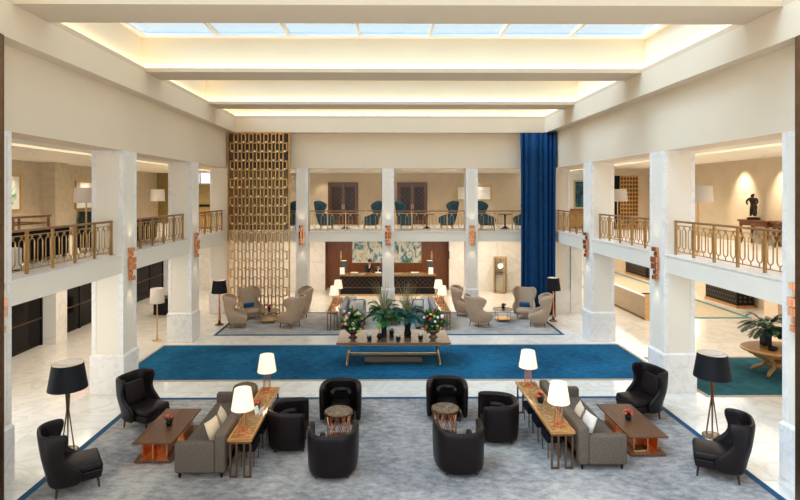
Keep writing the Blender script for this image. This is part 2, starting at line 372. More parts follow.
# gallery slabs (each with a stone nosing)
def slab(name, x0, x1, y0, y1, z0, z1, nose, label):
    o = struct(name, MB().box(x0, x1, y0, y1, z0, z1), M['column'], label)
    m = MB().box(*nose); m.build('nosing', M['marble'], o)
    return o
slab('floor_gallery_left', GL - 0.2, XL - 0.03, Y0, 29.3, ZS0, ZS1 - 0.03, (GL, XL - 0.006, Y0, YB, ZS1 - 0.03, ZS1), 'cream edged slab of the left gallery')
slab('floor_gallery_right', XR + 0.03, 17.6, Y0, 36.6, ZS0, ZS1 - 0.03, (XR + 0.006, 12.05, Y0, YB, ZS1 - 0.03, ZS1), 'cream edged slab of the right gallery')
slab('floor_gallery_back', XL + 0.0005, XR - 0.0005, YB + 0.17, 29.3, 3.13, 3.57, (XL + 0.0005, XR - 0.0005, YB + 0.14, 29.2, 3.57, 3.60), 'cream edged slab of the far gallery')
# gallery floors beyond the nosing are the same marble; carpets lie on them
# gallery ceilings with a recessed light slot
def gal_ceiling(name, boxes, lid, strip, label):
    m = MB()
    for b in boxes: m.box(*b)
    o = struct(name, m, M['galceil'], label)
    MB().box(*lid).build('slot_lid', M['galceil'], o); MB().box(*strip).build('light_strip', M['galcove'], o)
gal_ceiling('ceiling_gallery_left', [(GL - 0.2, -8.75, Y0, 29.3, ZF, ZF + 0.15), (-8.30, XL - 0.8, Y0, 29.3, ZF, ZF + 0.15)],
            (-8.8, -8.25, Y0, 29.3, ZF + 0.15, ZF + 0.2), (-8.42, -8.32, Y0 + 1, 28.5, ZF + 0.125, ZF + 0.149), 'cream ceiling over the left gallery')
gal_ceiling('ceiling_gallery_right', [(9.30, 17.6, Y0, 30.2, ZF, ZF + 0.15), (XR + 0.8, 8.85, Y0, 30.2, ZF, ZF + 0.15)],
            (8.8, 9.35, Y0, 30.2, ZF + 0.15, ZF + 0.2), (8.87, 8.97, Y0 + 1, 29.5, ZF + 0.125, ZF + 0.149), 'cream ceiling over the right gallery')
gal_ceiling('ceiling_gallery_back', [(-6.84, 7.40, YB + 0.4, 25.0, ZF, ZF + 0.15), (-6.84, 7.40, 25.45, 29.3, ZF, ZF + 0.15)],
            (-6.84, 7.40, 24.95, 25.5, ZF + 0.15, ZF + 0.2), (-6.5, 7.1, 25.02, 25.12, ZF + 0.125, ZF + 0.149), 'cream ceiling over the far gallery')
# gallery walls
struct('wall_gallery_left', MB().box(GL - 0.2, GL, Y0, 29.3, ZS1, ZF).box(GL, GL + 0.5, 19.25, 20.05, ZS1, ZF), M['wallpaper'], 'beige papered wall at the back of the left gallery')
struct('wall_gallery_left_end', MB().box(GL, XL - 0.8, 29.0, 29.2, ZS1, 5.80).box(GL, -11.0, 29.0, 29.2, 5.80, ZF).box(-9.0, XL - 0.8, 29.0, 29.2, 5.80, ZF), M['olive'], 'olive gold wall at the far end of the left gallery')
w = thing('window_5', 'high window of pale daylight at the far end of the left gallery', None, (-10, 29.1, 5.8), kind='structure')
MB().box(-1, 1, -0.02, 0.02, 0, 0.6).build('pane', M['skyglass'], w); MB().box(-1, 1, -0.05, 0.05, 0, 0.05).box(-0.03, 0.03, -0.05, 0.05, 0.05, 0.6).build('frame', M['mat_white'], w)
struct('wall_gallery_right', MB().box(GR, GR + 0.2, Y0, 24.0, ZS1, ZF), M['wallpaper2'], 'tan papered wall at the back of the right gallery')
struct('wall_gallery_right_cross', MB().box(11.50, GR + 0.2, 24.0, 24.2, ZS1, ZF).box(10.30, 11.50, 24.0, 24.2, 6.10, ZF), M['wallpaper2'], 'tan cross wall beside the gold studded panel')
struct('wall_gallery_right_end', MB().box(XR, 17.6, 30.0, 30.2, ZS1, ZF), M['marble_wall'], 'veined marble wall at the far end of the right gallery')
struct('wall_gallery_back', MB().box(XL - 0.8, XR + 0.8, GB, GB + 0.25, 3.60, ZF), M['wallpaper2'], 'tan papered wall behind the far gallery')
# ground floor walls
bw1 = struct('wall_back_left', MB().box(XL - 0.8, -3.2, 29.02, 29.3, 0, 3.13), M['grout'], 'cream marble wall left of the reception')
bw2 = struct('wall_back_right', MB().box(3.54, XR + 1.4, 29.02, 29.3, 0, 3.13), M['grout'], 'cream marble wall right of the reception')
def panels(parent, x0, x1, y, z0, z1, nx, nz, mt, name='marble_panel', gap=0.006, th=0.03):
    w_ = (x1 - x0) / nx; h_ = (z1 - z0) / nz
    me = MB().box(gap, w_ - gap, -th, 0, gap, h_ - gap).mesh(name, mt)
    for i in range(nx):
        for j in range(nz): inst(name, me, parent, (x0 + i * w_, y, z0 + j * h_))
panels(bw1, XL - 0.8, -3.2, 29.02, 0, 3.13, 3, 2, M['marble_wall'])
panels(bw2, 3.54, XR + 1.4, 29.02, 0, 3.13, 4, 2, M['marble_wall'])
wood_wall = struct('wall_reception', MB().box(-3.6, 3.9, 30.03, 30.3, 0, 3.13), M['backing'], 'red brown wood panelled wall behind the reception desk')
panels(wood_wall, -3.4, 3.7, 30.03, 0, 3.13, 7, 1, M['redwood'], 'wood_panel', 0.004)
struct('wall_reception_sides', MB().box(-3.6, -3.2, 29.3, 30.03, 0, 3.13).box(3.54, 3.9, 29.3, 30.03, 0, 3.13), M['redwood'], 'wood returns at both ends of the reception alcove')
struct('ceiling_reception', MB().box(-3.6, 3.9, 29.3, 30.3, 3.13, 3.3), M['ceil'], 'ceiling over the reception alcove')
s = MB().box(3.50, 3.56, 28.96, 28.99, 1.75, 2.15).build('wall_sign', M['black']); tag(s, 'small dark sign plate beside the wood reception wall', 'sign')
struct('wall_left_end', MB().box(-12.2, XL - 0.8, 29.0, 29.3, 0, ZS0), M['marble_wall'], 'marble wall at the end of the left aisle')
struct('wall_right_outer', MB().box(17.3, 17.6, 10, 36.6, 0, ZS0), M['plaster'], 'cream wall at the far side of the right aisle')
struct('wall_right_end', MB().box(8.82, 17.3, 36.3, 36.6, 0, ZS0), M['plaster'], 'cream wall closing the right aisle')
pr = struct('wall_right_return', MB().box(8.25, 8.75, 23.45, 29.02, 0, ZS0), M['marble_wall'], 'cream marble return wall behind the curtain corner')
# left shopfronts
def shopfront(name, y0, y1, n, label, red=False):
    t = thing(name, label, None, (-11.95, y0, 0), 0, kind='structure'); w_ = (y1 - y0) / n
    pm = MB().box(-0.03, 0, 0.03, w_ - 0.03, 0.06, ZS0 - 0.02).mesh('pane', M['darkglass'])
    for i in range(n): inst('pane', pm, t, (0, i * w_, 0))
    mm = MB().box(-0.05, 0.03, -0.03, 0.03, 0, ZS0 - 0.01).mesh('mullion', M['black'])
    for i in range(n + 1): inst('mullion', mm, t, (0, i * w_, 0))
    rm = MB().box(0.0, 0.025, 0.03, y1 - y0 - 0.03, -0.02, 0.02)
    me = rm.mesh('transom', M['bronze'])
    for z in (0.95, 2.35): inst('transom', me, t, (0, 0, z))
    MB().box(-0.25, -0.05, 0, y1 - y0, 0, ZS0 - 0.01).build('backing', M['black'], t)
    if red: MB().box(0.0, 0.02, 1.3, 2.0, 2.45, 2.65).build('lit_strip', M['red_sign'], t)
shopfront('window_1', 12.5, 18.7, 4, 'dark shop window left of the marble pier')
shopfront('window_2', 19.45, 24.2, 3, 'dark shop window with red light beyond the marble pier', True)
shopfront('window_3', 24.2, 28.9, 3, 'dark shop window at the far end of the left aisle')
struct('wall_left_pier', MB().box(-12.15, -11.47, 18.75, 19.4, 0, ZS0 - 0.005), M['marble_wall'], 'marble pier between two dark shop windows')

# ------------------------------------------------------------------ ceiling coffers and skylights
ceil = thing('ceiling', 'cream coffered ceiling with lit coves around long skylights', None, (0, 0, 0), kind='structure')
BEAMS = [(4.2, 5.2), (9.38, 10.40), (14.57, 15.60), (19.75, 20.85)]
XA, XB = XL + 0.35, XR - 0.35
ZL = 8.70; ZT = 9.55
for a, b in BEAMS:
    MB().box(XL, XR, a, b, ZB1, ZL).build('beam_flange', M['ceil'], ceil)
    MB().box(XL, XR, a + 0.15, b - 0.15, ZL, ZT).build('beam_web', M['coffer'], ceil)
edges = MB().box(XL, XA, 3.0, YB - 0.35, ZB1, ZL).box(XB, XR, 3.0, YB - 0.35, ZB1, ZL).box(XL, XR, YB - 0.35, YB, ZB1, ZL)
edges.build('perimeter_ledge', M['ceil'], ceil)
MB().box(XL, XA - 0.15, 3.0, YB, ZL, ZT).box(XB + 0.15, XR, 3.0, YB, ZL, ZT).box(XA - 0.15, XB + 0.15, YB - 0.2, YB, ZL, ZT).build('coffer_wall', M['coffer'], ceil)
COFF = [(5.2, 9.38), (10.40, 14.57), (15.60, 19.75), (20.85, YB - 0.35)]
for n, (a, b) in enumerate(COFF):
    x0, x1, y0, y1 = XA - 0.15, XB + 0.15, a - 0.15, b + 0.15
    z0, z1 = ZL + 0.002, ZL + 0.012
    for q in ((x0 + 0.02, x1 - 0.02, y0 + 0.02, y0 + 0.12), (x0 + 0.02, x1 - 0.02, y1 - 0.12, y1 - 0.02), (x0 + 0.02, x0 + 0.12, y0 + 0.13, y1 - 0.13), (x1 - 0.12, x1 - 0.02, y0 + 0.13, y1 - 0.13)):
        MB().box(q[0], q[1], q[2], q[3], z0, z1).build('cove_light', M['cove'], ceil)
    # skylight
    sk = thing('window_%d' % (n + 11), ('skylight of the nearest coffer overhead', 'skylight showing blue sky between the two nearest cross beams', 'skylight between the middle and far cross beams', 'skylight nearest the far wall')[n], None, (0, 0, ZT), kind='structure')
    fw = 0.16
    MB().box(x0, x1, y0, y0 + fw, 0, 0.10).box(x0, x1, y1 - fw, y1, 0, 0.10).box(x0, x0 + fw, y0 + fw, y1 - fw, 0, 0.10).box(x1 - fw, x1, y0 + fw, y1 - fw, 0, 0.10).build('frame', M['mat_white'], sk)
    npn = 7; wp = (x1 - x0 - 2 * fw) / npn
    pm = MB().box(0.02, wp - 0.02, y0 + fw, y1 - fw, 0.09, 0.11).mesh('pane', M['skyglass'])
    for i in range(npn): inst('pane', pm, sk, (x0 + fw + i * wp, 0, 0))
    bm_ = MB().box(-0.03, 0.03, y0 + fw, y1 - fw, 0.03, 0.14).mesh('glazing_bar', M['coffer'])
    for i in range(1, npn): inst('glazing_bar', bm_, sk, (x0 + fw + i * wp, 0, 0))
    # upstand kerb outside, above the glass
    MB().box(x0 - 0.3, x1 + 0.3, y0 - 0.3, y0, 0.1, 0.17).box(x0 - 0.3, x1 + 0.3, y1, y1 + 0.3, 0.1, 0.17).build('roof_kerb', mat('blue_grey_roof_metal', (0.10, 0.35, 0.60), 0.5), sk)

# ------------------------------------------------------------------ columns
def column(x0, x1, y0, y1, ztop, label, inner, z_base=0.0):
    t = thing('column', label, None, ((x0 + x1) / 2, (y0 + y1) / 2, 0), kind='structure')
    hx, hy = (x1 - x0) / 2, (y1 - y0) / 2
    MB().box(-hx, hx, -hy, hy, 1.05, ztop).build('shaft', M['column'], t)
    m = MB().box(-hx - 0.05, hx + 0.05, -hy - 0.05, hy + 0.05, 0, 1.0); m.build('pedestal', M['marble'], t, bevel=0.012, seg=1)
    MB().taper((0, 0, 1.0), (hx + 0.05, hy + 0.05), (0, 0, 1.05), (hx + 0.005, hy + 0.005)).build('pedestal_cap', M['marble'], t)
    e = 0.012; bwid = 0.10; f = MB()
    for s_ in (-1, 1):     # marble border strips at the corners of the four faces
        for q in (-1, 1):
            xa, xb = sorted((s_ * hx, s_ * (hx - bwid))); ya, yb = sorted((q * hy, q * (hy - bwid)))
            f.box(xa - (e if s_ < 0 else 0), xb + (e if s_ > 0 else 0), ya - (e if q < 0 else 0), yb + (e if q > 0 else 0), 1.05, ztop - 0.002)
    f.build('marble_border', M['marble'], t)
    g = MB().box(-hx - e + 0.002, hx + e - 0.002, -hy - e + 0.002, hy + e - 0.002, ztop - 0.1, ztop - 0.001); g.build('top_border', M['marble'], t)
    return t
NTH = ['nearest', 'second', 'third', 'far corner']
for i, y in enumerate((9.1, 14.05, 19.0, 23.55)):
    dy = 0.74 if i < 3 else 0.7
    column(XL - 0.8, XL, y, y + dy, ZF, '%s white marble column along the left gallery' % NTH[i], 1)
    column(XR, XR + 0.8, y, y + dy, ZF, '%s white marble column along the right gallery' % NTH[i], -1)
for i, x in enumerate((-3.65, 0.18, 3.92)):
    column(x - 0.25, x + 0.25, YB + 0.02, YB + 0.62, ZF, ('slim marble column between gold screen and reception', 'slim marble column in front of the reception desk', 'slim marble column between reception and blue curtain')[i], 0)

# ------------------------------------------------------------------ copper sconces
def make_sconce():
    t = thing('wall_sconce', '', 'sconce'); m = MB().box(-0.07, 0.07, -0.03, 0, -0.42, 0.42); m.build('back_plate', M['copper'], t)
    for z, wd, dx, hh, dpt in ((0.385, 0.23, -0.012, 0.055, 0.13), (0.255, 0.17, 0.02, 0.05, 0.09), (0.10, 0.28, 0.0, 0.075, 0.16), (-0.075, 0.27, 0.01, 0.075, 0.15), (-0.245, 0.17, -0.02, 0.055, 0.09), (-0.38, 0.23, 0.012, 0.055, 0.13)):
        b = MB(); x0, x1 = dx - wd / 2, dx + wd / 2          # folded copper pocket: open top and bottom, pleated front
        P = [(x0, -0.03), (x0, -dpt * 0.7), (dx - wd * 0.2, -dpt), (dx, -dpt * 0.8), (dx + wd * 0.2, -dpt), (x1, -dpt * 0.7), (x1, -0.03)]
        b.add([(p[0], p[1], z - hh) for p in P] + [(p[0], p[1], z + hh) for p in P], [(q, q + 1, q + 8, q + 7) for q in range(6)] + [tuple(range(7)), tuple(range(13, 6, -1))])
        b.build('copper_fold', M['copper'], t)
    return t
sc0 = make_sconce(); first = True
SCN = [((XL, 9.47, 3.22), 90, 'copper wall sconce on the nearest left column'), ((XL, 14.42, 3.38), 90, 'copper wall sconce on the second left column'), ((XL, 19.37, 3.42), 90, 'copper wall sconce on the third left column'),
       ((XR, 9.47, 3.22), -90, 'copper wall sconce on the nearest right column'), ((XR, 14.42, 3.38), -90, 'copper wall sconce on the second right column'), ((XR, 19.37, 3.42), -90, 'copper wall sconce on the third right column'),
       ((-3.65, YB + 0.02, 3.42), 0, 'copper wall sconce on the slim column beside the gold screen'), ((0.18, YB + 0.02, 3.42), 0, 'copper wall sconce on the slim middle column'), ((3.92, YB + 0.02, 3.42), 0, 'copper wall sconce on the slim column nearer the blue curtain')]
for loc, a, lab in SCN:
    if first: o = sc0; first = False; o.location = loc; o.rotation_euler = (0, 0, R(a)); o['label'] = lab
    else: o = dup(sc0, loc, R(a), lab)
    o['group'] = 'copper column sconces'
    d = Vector((math.sin(R(a)), -math.cos(R(a)), 0)) * 0.17
    p = Vector(loc) + d
    for s_ in (-1, 1):
        lamp('sconce_bulb', 'SPOT', p + Vector((0, 0, 0.5 * s_)) - d * 0.15, 4.5, WARM2, 0.03, (R(180) if s_ > 0 else 0, 0, 0), 75, 0.8)

# ------------------------------------------------------------------ gold screens
def gold_screen(name, x0, x1, y, z0, z1, label, mt, backing=None, pitch=0.30, rp=0.40, fr=0.05, studs=False):
    t = thing(name, label, 'screen', (x0, y, z0))
    W = x1 - x0; H = z1 - z0
    MB().box(0, fr, -0.07, 0.07, 0, H).box(W - fr, W, -0.07, 0.07, 0, H).box(fr, W - fr, -0.07, 0.07, H - fr, H).box(fr, W - fr, -0.07, 0.07, 0, fr).build('frame', mt, t)
    rw, rh, bar, dp = 0.225, rp - 0.012, 0.05, 0.06
    m = MB(); o_ = [(-rw / 2, -rh / 2), (rw / 2, -rh / 2), (rw / 2, rh / 2), (-rw / 2, rh / 2)]; i_ = [(a * (1 - 2 * bar / rw), b * (1 - 2 * bar / rh)) for a, b in o_]
    vs = [(a, d, b) for d in (-dp, dp) for ring in (o_, i_) for a, b in ring]
    fs = []
    for k in range(4):
        k2 = (k + 1) % 4
        fs += [(k, k2, 4 + k2, 4 + k), (8 + k, 12 + k, 12 + k2, 8 + k2), (k, 8 + k, 8 + k2, k2), (4 + k, 4 + k2, 12 + k2, 12 + k)]
    m.add(vs, fs); me = m.mesh('link', mt)
    wi = W - 2 * fr; hi = H - 2 * fr
    nr = max(1, round(hi / rp)); rpp = hi / nr; nc = int(wi / pitch)
    pp = wi / nc
    sb = MB().box(-0.035, 0.035, -dp - 0.012, -dp - 0.001, -0.035, 0.035).mesh('bright_dot', M['stud'])  # added studs, pale so the link joints read as bright dots
    for r in range(nr):
        odd = r % 2
        for c in range(nc - (1 if odd else 0)):
            cx = fr + pp * (c + (1.0 if odd else 0.5))
            inst('link', me, t, (cx, 0, fr + rpp * (r + 0.5)), scale=(1, 1, rpp / rp))
            if studs and r: inst('bright_dot', sb, t, (cx, 0, fr + rpp * r))
    if studs:
        MB().box(0.0, W, 0.07, 0.09, 3.7, 6.3).build('mesh_panel', M['bronzepanel'], t)
    if backing:
        MB().box(0.0, W, 0.07, 0.10, backing[0] - z0, H - 0.01).build('backing_panel', M['backing'], t)
    return t
gold_screen('gold_screen', -6.80, -4.10, 23.25, 0.0, ZB0 - 0.01, 'tall gold openwork metal screen in the corner left of the reception', M['screen'], (6.3,), studs=True)
gold_screen('gold_screen', -7.62, -6.42, 8.97, 0.0, ZB0 - 0.01, 'dark gold openwork screen at the near left edge of the view', M['bronze'], (0.02,), fr=0.02)
gold_screen('gold_screen', 7.04, 8.24, 8.97, 0.0, ZB0 - 0.01, 'dark gold openwork screen at the near right edge of the view', M['bronze'], (0.02,), fr=0.02)

# ------------------------------------------------------------------ blue curtain
t = thing('curtain', 'floor length deep blue velvet curtain hanging in the far right corner', 'curtain', (0, 0, 0))
def curt(u, v):
    L1 = 1.35
    if u < 0.62: bx = 5.97 + u / 0.62 * 1.0; by = 23.22
    else: a = (u - 0.62) / 0.38; bx = 6.97 + 0.38 * math.sin(a * PI / 2); by = 23.22 - 0.55 * (1 - math.cos(a * PI / 2)) 
    ph = 2 * PI * (6.2 * u + 0.35 * math.sin(9 * u) + 0.12 * math.sin(23 * u))
    amp = (0.075 + 0.02 * v) * (0.75 + 0.35 * math.sin(17 * u + 1))
    nx, ny = (0, -1) if u < 0.62 else (-math.sin((u - 0.62) / 0.38 * PI / 2) * 0.8, -1)
    return (bx + nx * amp * math.sin(ph) + 0.02 * math.sin(3 * v + u * 9), by + ny * amp * math.sin(ph + 0.4 * v), 0.02 + (1 - v) * (ZB0 - 0.06))
MB().grid(curt, 110, 9).build('drape', M['curtain'], t, smooth=True, solid=0.02)
MB().tube([(5.9, 23.22, ZB0 - 0.035), (6.97, 23.22, ZB0 - 0.035), (7.2, 23.02, ZB0 - 0.035), (7.3, 22.67, ZB0 - 0.035)], 0.02).build('track', M['black'], t)

# ------------------------------------------------------------------ balcony railings
def stadium(w_, h_, n=5):
    r = w_ / 2; p = []
    for i in range(n + 1): a = PI * i / n; p.append((r * math.cos(a), 0, h_ / 2 - r + r * math.sin(a)))
    for i in range(n + 1): a = PI + PI * i / n; p.append((r * math.cos(a), 0, -h_ / 2 + r + r * math.sin(a)))
    return p
def railing(p0, p1, z, n, label, h=0.90, loops=3, thin=1.0):
    p0 = Vector((*p0, z)); p1 = Vector((*p1, z)); d = p1 - p0; L = d.length
    t = thing('balcony_railing', label, 'railing', p0, math.atan2(d.y, d.x), 'gallery railings')
    MB().box(0, L, -0.04, 0.04, h - 0.05, h).build('handrail', M['handrail'], t, bevel=0.012, seg=1)
    MB().box(0, L, -0.012, 0.012, h - 0.14, h - 0.12).build('upper_rail', M['rail'], t)
    MB().box(0, L, -0.012, 0.012, 0.08, 0.10).build('lower_rail', M['rail'], t)
    pw = 0.026 * thin
    pm = MB().box(-pw, pw, -pw, pw, 0, h - 0.05).mesh('post', M['rail'])
    lp = MB().tube(stadium(0.155, 0.52), 0.014 * thin, 4, True).cyl((0, 0, 0.26), (0, 0, h - 0.12 - 0.44), 0.012, n=4).cyl((0, 0, -0.26), (0, 0, -0.35), 0.012, n=4).box(-0.03, 0.03, -0.015, 0.015, 0.285, 0.305).mesh('baluster_loop', M['rail'])
    w_ = L / n
    for i in range(n + 1):
        inst('post', pm, t, (min(max(i * w_, pw), L - pw), 0, 0))
        if i < n:
            for k in range(loops): inst('baluster_loop', lp, t, (i * w_ + w_ * (k + 0.5) / loops * 0.94 + 0.03 * w_, 0, 0.44))
    return t
for i, (a, b, n) in enumerate(((9.88, 14.02, 5), (14.83, 18.97, 5), (19.78, 23.5, 5))):
    nm = ('nearest', 'middle', 'far')[i]
    railing((XL - 0.28, a), (XL - 0.28, b), ZS1, n, 'bronze loop railing of the %s bay of the left gallery' % nm)
    railing((XR + 0.28, a), (XR + 0.28, b), ZS1, n, 'bronze loop railing of the %s bay of the right gallery' % nm)
for a, b, n, lab in ((-6.0, -3.95, 2, 'slender bronze railing of the far gallery behind the gold screen'), (-3.36, -0.10, 4, 'slender bronze railing of the far gallery before the first pair of teal chairs'),
                     (0.46, 3.64, 4, 'slender bronze railing of the far gallery before the middle pair of teal chairs'), (4.20, 7.38, 4, 'slender bronze railing of the far gallery beside the blue curtain')):
    railing((a, YB + 0.3), (b, YB + 0.3), 3.60, n, lab, 0.92, 2, 0.8)

# ------------------------------------------------------------------ doors on the far gallery
def double_door(name, x, label):
    t = thing(name, label, None, (x, GB, 3.60), kind='structure')
    W, H = 1.64, 2.22
    MB().box(-W / 2, -W / 2 + 0.08, -0.06, 0, 0, H).box(W / 2 - 0.08, W / 2, -0.06, 0, 0, H).box(-W / 2, W / 2, -0.06, 0, H, H + 0.08).build('door_frame', M['doorwood'], t)
    for s_ in (-1, 1):
        x0 = 0.005 if s_ > 0 else -W / 2 + 0.08; x1 = W / 2 - 0.08 if s_ > 0 else -0.005
        d = MB().box(x0, x0 + 0.1, -0.04, -0.002, 0.01, H).box(x1 - 0.1, x1, -0.04, -0.002, 0.01, H).box(x0 + 0.1, x1 - 0.1, -0.04, -0.002, 0.01, 0.25).box(x0 + 0.1, x1 - 0.1, -0.04, -0.002, H - 0.18, H).box(x0 + 0.1, x1 - 0.1, -0.018, -0.002, 0.25, H - 0.18).build('door_leaf', M['doorwood'], t)
        MB().box(x0 + 0.1, x1 - 0.1, -0.022, -0.018, 0.25, H - 0.18).build('dark_panel', M['doordark'], d)
        lt = MB(); xa, xb, za, zb = x0 + 0.1, x1 - 0.1, 0.25, H - 0.18; w_ = xb - xa; st = w_ / 2
        nz_ = int((zb - za) / st)
        for k in range(-2, nz_ * 1 + 1):
            for sg in (1, -1):
                z0 = za + k * st; pa = (xa if sg > 0 else xb, z0); pb = (xb if sg > 0 else xa, z0 + w_)
                ta = max(0, (za - z0) / w_); tb = min(1, (zb - z0) / w_)
                if tb <= ta: continue
                P = lambda q: (pa[0] + (pb[0] - pa[0]) * q, -0.027, pa[1] + (pb[1] - pa[1]) * q)
                lt.tube([P(ta), P(tb)], 0.012, 4)
        lt.build('lattice', M['bronze'], d)
        MB().box(s_ * 0.05 - 0.015, s_ * 0.05 + 0.015, -0.075, -0.04, 0.85, 1.10).build('handle', M['brass'], d)
    return t
double_door('door_1', -2.22, 'dark wood double door with lattice panels behind the first teal chairs')
double_door('door_2', 1.53, 'dark wood double door with lattice panels behind the middle teal chairs')

def framed(name, loc, rz, w_, h_, pm, label, mount=0.12, fr=0.06):
    t = thing(name, label, 'picture', loc, rz)
    MB().box(-w_ / 2, -w_ / 2 + fr, -0.05, 0, 0, h_).box(w_ / 2 - fr, w_ / 2, -0.05, 0, 0, h_).box(-w_ / 2 + fr, w_ / 2 - fr, -0.05, 0, 0, fr).box(-w_ / 2 + fr, w_ / 2 - fr, -0.05, 0, h_ - fr, h_).build('picture_frame', M['gold_frame'], t)
    MB().box(-w_ / 2 + fr, w_ / 2 - fr, -0.02, 0, fr, h_ - fr).build('mount', M['mat_white'], t)
    e = fr + mount
    MB().box(-w_ / 2 + e, w_ / 2 - e, -0.026, -0.02, e, h_ - e).build('print', pm, t)
    return t
pg = painting('green_white_print', [(0.10, 0.30, 0.12), (0.6, 0.7, 0.5), (0.85, 0.85, 0.78), (0.35, 0.5, 0.2)], 2.5)
pp = painting('pale_drawing', [(0.80, 0.76, 0.68), (0.84, 0.82, 0.76), (0.72, 0.66, 0.55)], 3)
framed('framed_picture', (4.9, GB - 0.005, 4.92), 0, 1.9, 0.80, pp, 'wide gilt framed pale picture on the far gallery wall', 0.1)
framed('framed_picture', (GL + 0.005, 17.5, 4.70), R(90), 1.25, 1.20, pg, 'gilt framed green and white print near the left edge', 0.16)
framed('framed_picture', (GL + 0.005, 22.0, 4.64), R(90), 1.4, 1.15, pp, 'gilt framed picture behind the tall gallery lamp at left')
framed('framed_picture', (-6.2, GB - 0.005, 4.85), 0, 0.8, 0.9, pp, 'small gilt framed picture on the far gallery wall beside the gold screen')
tp = painting('teal_dark_print', [(0.01, 0.015, 0.02), (0.015, 0.04, 0.05), (0.04, 0.18, 0.22), (0.02, 0.03, 0.03)], 1.6)
framed('framed_picture', (11.15, 29.995, 4.45), 0, 0.9, 1.6, tp, 'tall dark framed teal picture at the far end of the right gallery', 0.02)
# wall washer spots in the galleries
def downlight(x, y, z, energy, aim, spot=50, label=''):
    t = MB().openlathe([(0.055, 0.0), (0.075, 0.0), (0.075, -0.012), (0.055, -0.012), (0.055, 0.0)], 14).build('ceiling_spotlight', M['mat_white'], None); t.location = (x, y, z)
    tag(t, label, 'spotlight', 'gallery ceiling spots')
    d = (Vector(aim) - Vector((x, y, z))).to_track_quat('-Z', 'Y').to_euler()
    lamp('spot_beam', 'SPOT', (x, y, z - 0.015), energy, WARM2, 0.03, d, spot, 1.0)
for x, y0_, y1_, n_, sd in ((-9.9, 8.6, 27.5, 7, 'left'), (10.2, 8.6, 22.5, 6, 'right')):  # rows of downlights added to lift the side galleries
    for k in range(n_):
        y_ = y0_ + (y1_ - y0_) * k / (n_ - 1)
        downlight(x, y_, ZF, 105, (x, y_, 3.6), 130, 'added downlight brightening the %s gallery' % sd)
for k in range(5):  # more downlights added to brighten the far gallery
    x_ = -5.2 + 2.7 * k
    downlight(x_, 26.6, ZF, 85, (x_, 26.6, 3.6), 130, 'recessed ceiling downlight over the far gallery')
for x, y, e, aim, sp, lab in ((11.4, 17.7, 130, (12.05, 17.7, 5.2), 66, 'ceiling spot washing the wall above the bronze figure'), (11.4, 15.9, 130, (12.05, 15.9, 5.2), 66, 'ceiling spot washing the wall nearest the right screen'),
                          (-11.5, 22.0, 45, (GL, 22.0, 5.0), 60, 'ceiling spot above the gilt picture behind the gallery lamp'), (-11.5, 17.5, 45, (GL, 17.5, 5.0), 60, 'ceiling spot above the green print'),
                          (-11.75, 25.0, 170, (GL, 25.2, 5.3), 60, 'ceiling spot washing the wall in the middle bay of the left gallery'), (4.9, 28.2, 50, (4.9, GB, 5.2), 70, 'ceiling spot above the wide pale picture'),
                          (-3.2, 28.2, 25, (-3.4, GB, 5.0), 60, 'ceiling spot left of the first gallery door')):
    downlight(x, y, ZF, e, aim, sp, lab)

# ------------------------------------------------------------------ rugs
def rug(name, x0, x1, y0, y1, fm, bm_, bw, label, z=0.0):
    t = thing(name, label, 'carpet', ((x0 + x1) / 2, (y0 + y1) / 2, z + 0.0005)); a, b = (x1 - x0) / 2, (y1 - y0) / 2
    MB().box(-a + bw, a - bw, -b + bw, b - bw, 0, 0.012).build('pile', fm, t)
    MB().box(-a, a, -b, -b + bw, 0, 0.013).box(-a, a, b - bw, b, 0, 0.013).box(-a, -a + bw, -b + bw, b - bw, 0, 0.013).box(a - bw, a, -b + bw, b - bw, 0, 0.013).build('border', bm_, t)
    return t
rug('carpet', -6.30, 6.90, 5.0, 13.78, M['grey_rug'], M['blue_border'], 0.14, 'large worn grey carpet with narrow blue border in front')
rug('carpet', -7.70, 8.22, 15.0, 18.62, M['blue_rug'], M['tan_border'], 0.09, 'wide deep blue carpet runner across the middle of the lobby')
rug('carpet', -6.34, 6.74, 19.85, 23.70, M['beige_rug'], M['blue_border'], 0.12, 'pale beige carpet with blue border under the wing chairs')
rug('carpet', 8.36, 13.6, 13.72, 17.1, M['teal_rug'], M['tan_border'], 0.09, 'teal carpet under the oval wooden table')
rug('carpet', 11.15, 15.6, 22.4, 35.8, M['tan_rug'], M['teal_border'], 0.22, 'tan carpet with teal border in the right aisle')

